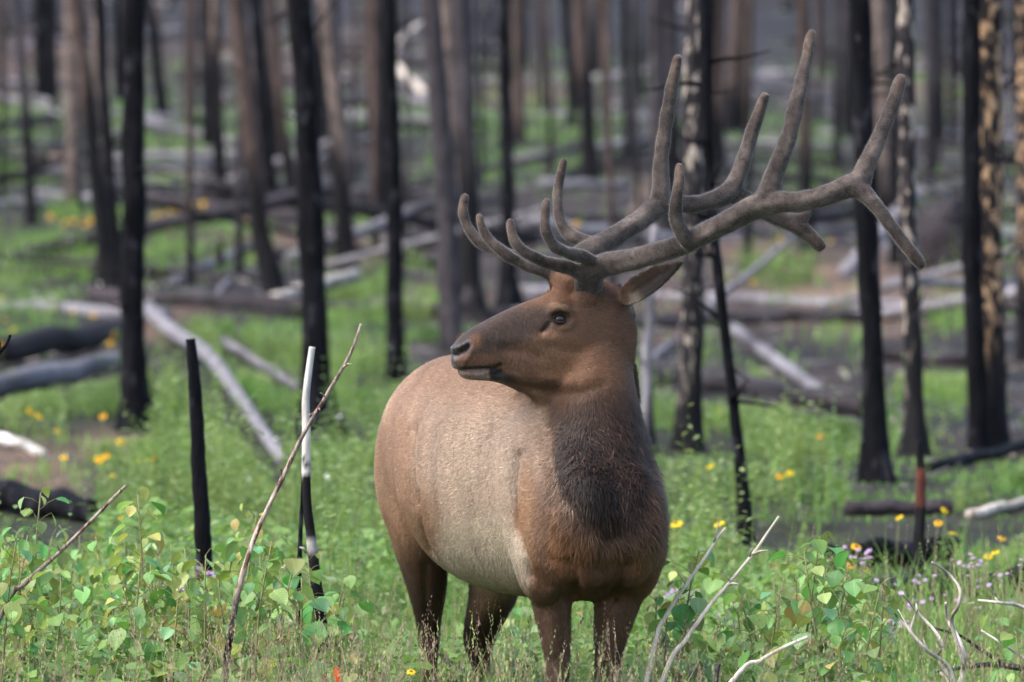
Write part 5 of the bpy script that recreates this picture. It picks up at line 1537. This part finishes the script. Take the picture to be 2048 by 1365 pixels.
# ---------- flowers
def mat_flat(name, c, tr=.3):
    return mat_leafy(name, tr, .6, False, c, .2, .25)
M_YEL = mat_flat('yellow_petals', S(214, 182, 20)); M_LIL = mat_flat('lilac_petals', S(168, 138, 190)); M_WHITE = mat_flat('white_petals', S(226, 226, 226)); M_RED = mat_flat('red_bracts', S(224, 74, 58)); M_CORE = mat_flat('flower_centre', S(150, 104, 30))
def daisy(np_, rin, mat_p, mat_c, seed, droop=.25):
    mb = MB(); r = random.Random(seed)
    for k in range(np_):
        a = 2 * math.pi * k / np_ + r.uniform(-.08, .08); L = r.uniform(.85, 1.05); wd = 2.2 / np_
        c, s = math.cos(a), math.sin(a)
        def q(u, v, z): return (u * c - v * s, u * s + v * c, z)
        mb.add([q(rin * .8, -wd * .3, 0), q(rin * .8, wd * .3, 0), q(L * .7, wd, -droop * .25), q(L * .7, -wd, -droop * .25), q(L, 0, -droop)], [(0, 1, 2, 3), (3, 2, 4)], 0)
    rings = 3; o = []
    for i in range(rings):
        ph = i / rings * math.pi / 2
        for k in range(8): o.append((rin * math.cos(ph) * math.cos(k * math.pi / 4), rin * math.cos(ph) * math.sin(k * math.pi / 4), rin * .8 * math.sin(ph)))
    o.append((0, 0, rin * .8)); f = []
    for i in range(rings - 1):
        for k in range(8): f.append((i * 8 + k, i * 8 + (k + 1) % 8, (i + 1) * 8 + (k + 1) % 8, (i + 1) * 8 + k))
    for k in range(8): f.append((16 + k, 16 + (k + 1) % 8, 24))
    mb.add(o, f, 1)
    return mb.mesh('flower_head', [mat_p, mat_c], False)
YH = [daisy(9, .32, M_YEL, M_CORE, k) for k in range(2)]; LH = [daisy(12, .28, M_LIL, M_YEL, k, .1) for k in range(2)]; WH = [daisy(8, .35, M_WHITE, M_WHITE, 1, .4)]
def stemmed(name, label, cat, group, head, px, row, size, h, d=None, tilt=.5, nheads=1, spread=.04):
    r = random.Random(int(px * 7 + row * 3))
    if d is None:
        d = 40.0
        for _ in range(4): d = ground_hit(px, row + h * FPX / d, 20.5)
    top = P(px, row, d); g = gz(top.x, top.y); base = Vector((top.x + r.uniform(-.04, .04), top.y + .02, g))
    if top.z - g < .05: top.z = g + h * .6
    root = empty(name, base); tag(root, label, cat, group)
    mb = MB(); heads = []
    for k in range(nheads):
        t = top + (Vector((r.uniform(-spread, spread), r.uniform(-spread, spread), r.uniform(-spread * .8, spread * .5))) if k else Vector())
        mid = base.lerp(t, .6); mid.x = base.x + (t.x - base.x) * .35; mid.y = base.y + (t.y - base.y) * .35
        mb.tube([Vector((0, 0, 0)), mid - base, t - base], [.003, .0025, .0018], 5); heads.append(t)
    obj('stem', mb.mesh('stem', [M_STEM]), root)
    for t in heads:
        o = bpy.data.objects.new('flower_head', r.choice(head)); s = size * r.uniform(.85, 1.15); o.scale = (s, s, s); o.location = t - base
        o.rotation_euler = (tilt + r.uniform(-.4, .5), r.uniform(-.5, .5), r.uniform(-.6, .6)); link(o, root)
    return root
Y = [(322, 432), (340, 420), (352, 446), (376, 418), (392, 408), (366, 436), (330, 452), (462, 430), (478, 428), (490, 440), (102, 432), (138, 440), (180, 442), (146, 622), (186, 630), (228, 668), (220, 686), (4, 598), (12, 640), (26, 658), (2, 690),
     (78, 832), (116, 862), (60, 822), (212, 912), (226, 950), (284, 920), (308, 916), (198, 918), (240, 884), (206, 832), (128, 914), (925, 674), (1342, 582), (1506, 564), (1440, 822), (1580, 946), (1420, 932), (1560, 952), (1640, 872), (850, 430), (1070, 432), (1152, 448), (1660, 482), (1562, 480), (1346, 540), (1938, 592)]
for (a, b) in Y:
    side = 'on the green slope left of the elk' if a < 700 else 'behind the head and antlers of the elk' if b < 700 else 'in the plants right of the elk'
    stemmed('yellow_flower', 'small blurred yellow flower ' + side, 'flower', 'yellow flowers ' + side, YH, a, b, .042 if b < 520 else .026, .30, spread=.1, nheads=1 if a > 420 or b > 470 else 3)
for lab, a, b in [('yellow daisy close beside the elk breast on the right', 1352, 1047), ('yellow daisy at the tip of the pale twig right of the elk', 1438, 1046), ('yellow flower above the short black log', 1712, 1093), ('yellow flower left of the short black log', 1645, 1080)]:
    stemmed('yellow_flower', lab, 'flower', 'single yellow flowers right of the elk', YH, a, b, .028, .45)
for a, b in [(1798, 1034), (1890, 1020), (1876, 1046), (1906, 1066), (2004, 1076), (1990, 1104), (1976, 1112), (1702, 1130), (1640, 1170)]:
    stemmed('yellow_flower', 'small yellow flower by the burnt logs at the right edge', 'flower', 'yellow flowers by the logs at the right edge', YH, a, b, .024, .35)
for a, b in [(398, 1136), (424, 1146), (440, 1158), (330, 1172), (345, 1160), (368, 1180), (420, 1170), (250, 1160), (560, 1130), (600, 1180)]:
    stemmed('lilac_flower', 'small lilac daisies under the aspen leaves left of the elk', 'flower', 'lilac daisies left of the elk', LH, a, b, .013, .35, d=22.6 + (a % 7) * .2, nheads=5, spread=.05)
rr = random.Random(8)
for a, b in [(1310, 1170), (1332, 1166), (1346, 1180), (1324, 1202), (1450, 1216), (1475, 1206), (1430, 1232), (1486, 1232), (1560, 1210), (1540, 1225), (1716, 1100), (1732, 1106), (1946, 1116), (1962, 1122), (1928, 1132), (2040, 1130), (1790, 1246), (1802, 1252), (1946, 1206), (1962, 1226), (1850, 1160), (2000, 1150), (1890, 1190), (1975, 1170), (1830, 1200), (2020, 1200), (1770, 1170), (1400, 1200)]:
    stemmed('lilac_flower', 'small lilac daisies among the herbs right of the elk', 'flower', 'lilac daisies right of the elk', LH, a, b, .011, .35, d=23.2 + rr.uniform(0, 2.5), nheads=5, spread=.05)
rr = random.Random(9)
for i in range(34):
    a, b = rr.uniform(0, 520), rr.uniform(440, 610)
    if i > 24: a, b = rr.uniform(400, 760), rr.uniform(820, 960)
    stemmed('white_flower', 'small blurred white flower on the green slope left of the elk', 'flower', 'white flowers on the left slope', WH, a, b, .016, .25)
# the two bright flowers at the bottom edge
stemmed('yellow_flower', 'yellow flower at the bottom edge below the elk belly', 'flower', None, YH, 822, 1343, .016, .5, d=18.9, tilt=.9, nheads=1)
base = P(674, 1500, 18.9); base.z = gz(base.x, base.y)
pb = empty('red_flower', base); tag(pb, 'red paintbrush flower at the bottom edge left of the elk', 'flower')
mb = MB(); tp = P(674, 1352, 18.9) - base
mb.tube([Vector((0, 0, 0)), tp * .5 + Vector((.01, 0, 0)), tp], [.003, .0028, .002], 5); obj('stem', mb.mesh('stem', [M_STEM]), pb)
rr = random.Random(4); parts = []
n = 26; az = np.array([k * 2.4 for k in range(n)]); t = np.linspace(0, 1, n)
pos = np.array(tp)[None] + np.stack([0 * t, 0 * t, -.028 + .045 * t], 1)
V, F, C = leaves(pos, .024 * (1.1 - .5 * t), np.stack([np.cos(az), np.sin(az), np.full(n, 1.1)], 1), np.stack([-np.cos(az), -np.sin(az), np.ones(n)], 1), np.ones((n, 3)), .22)
obj('flower_head', mesh_np('flower_head', V, F, M_RED, False), pb)

# ================================================================== thin haze over the slope
bm = bmesh.new(); bmesh.ops.create_cube(bm, size=1); haze_me = bpy.data.meshes.new('haze'); bm.to_mesh(haze_me); bm.free()
haze = obj('haze', haze_me, None, (0, 180, 24)); haze.scale = (400, 520, 62); haze['kind'] = 'stuff'; haze['label'] = 'thin bluish haze between the burnt trunks'
M_HAZE, t_, b_, o_ = new_mat('thin_haze'); t_.nodes.remove(b_)
pv = t_.nodes.new('ShaderNodeVolumePrincipled'); pv.inputs['Density'].default_value = .00003; pv.inputs['Color'].default_value = (.86, .92, 1, 1)
t_.links.new(pv.outputs[0], o_.inputs['Volume']); haze_me.materials.append(M_HAZE)
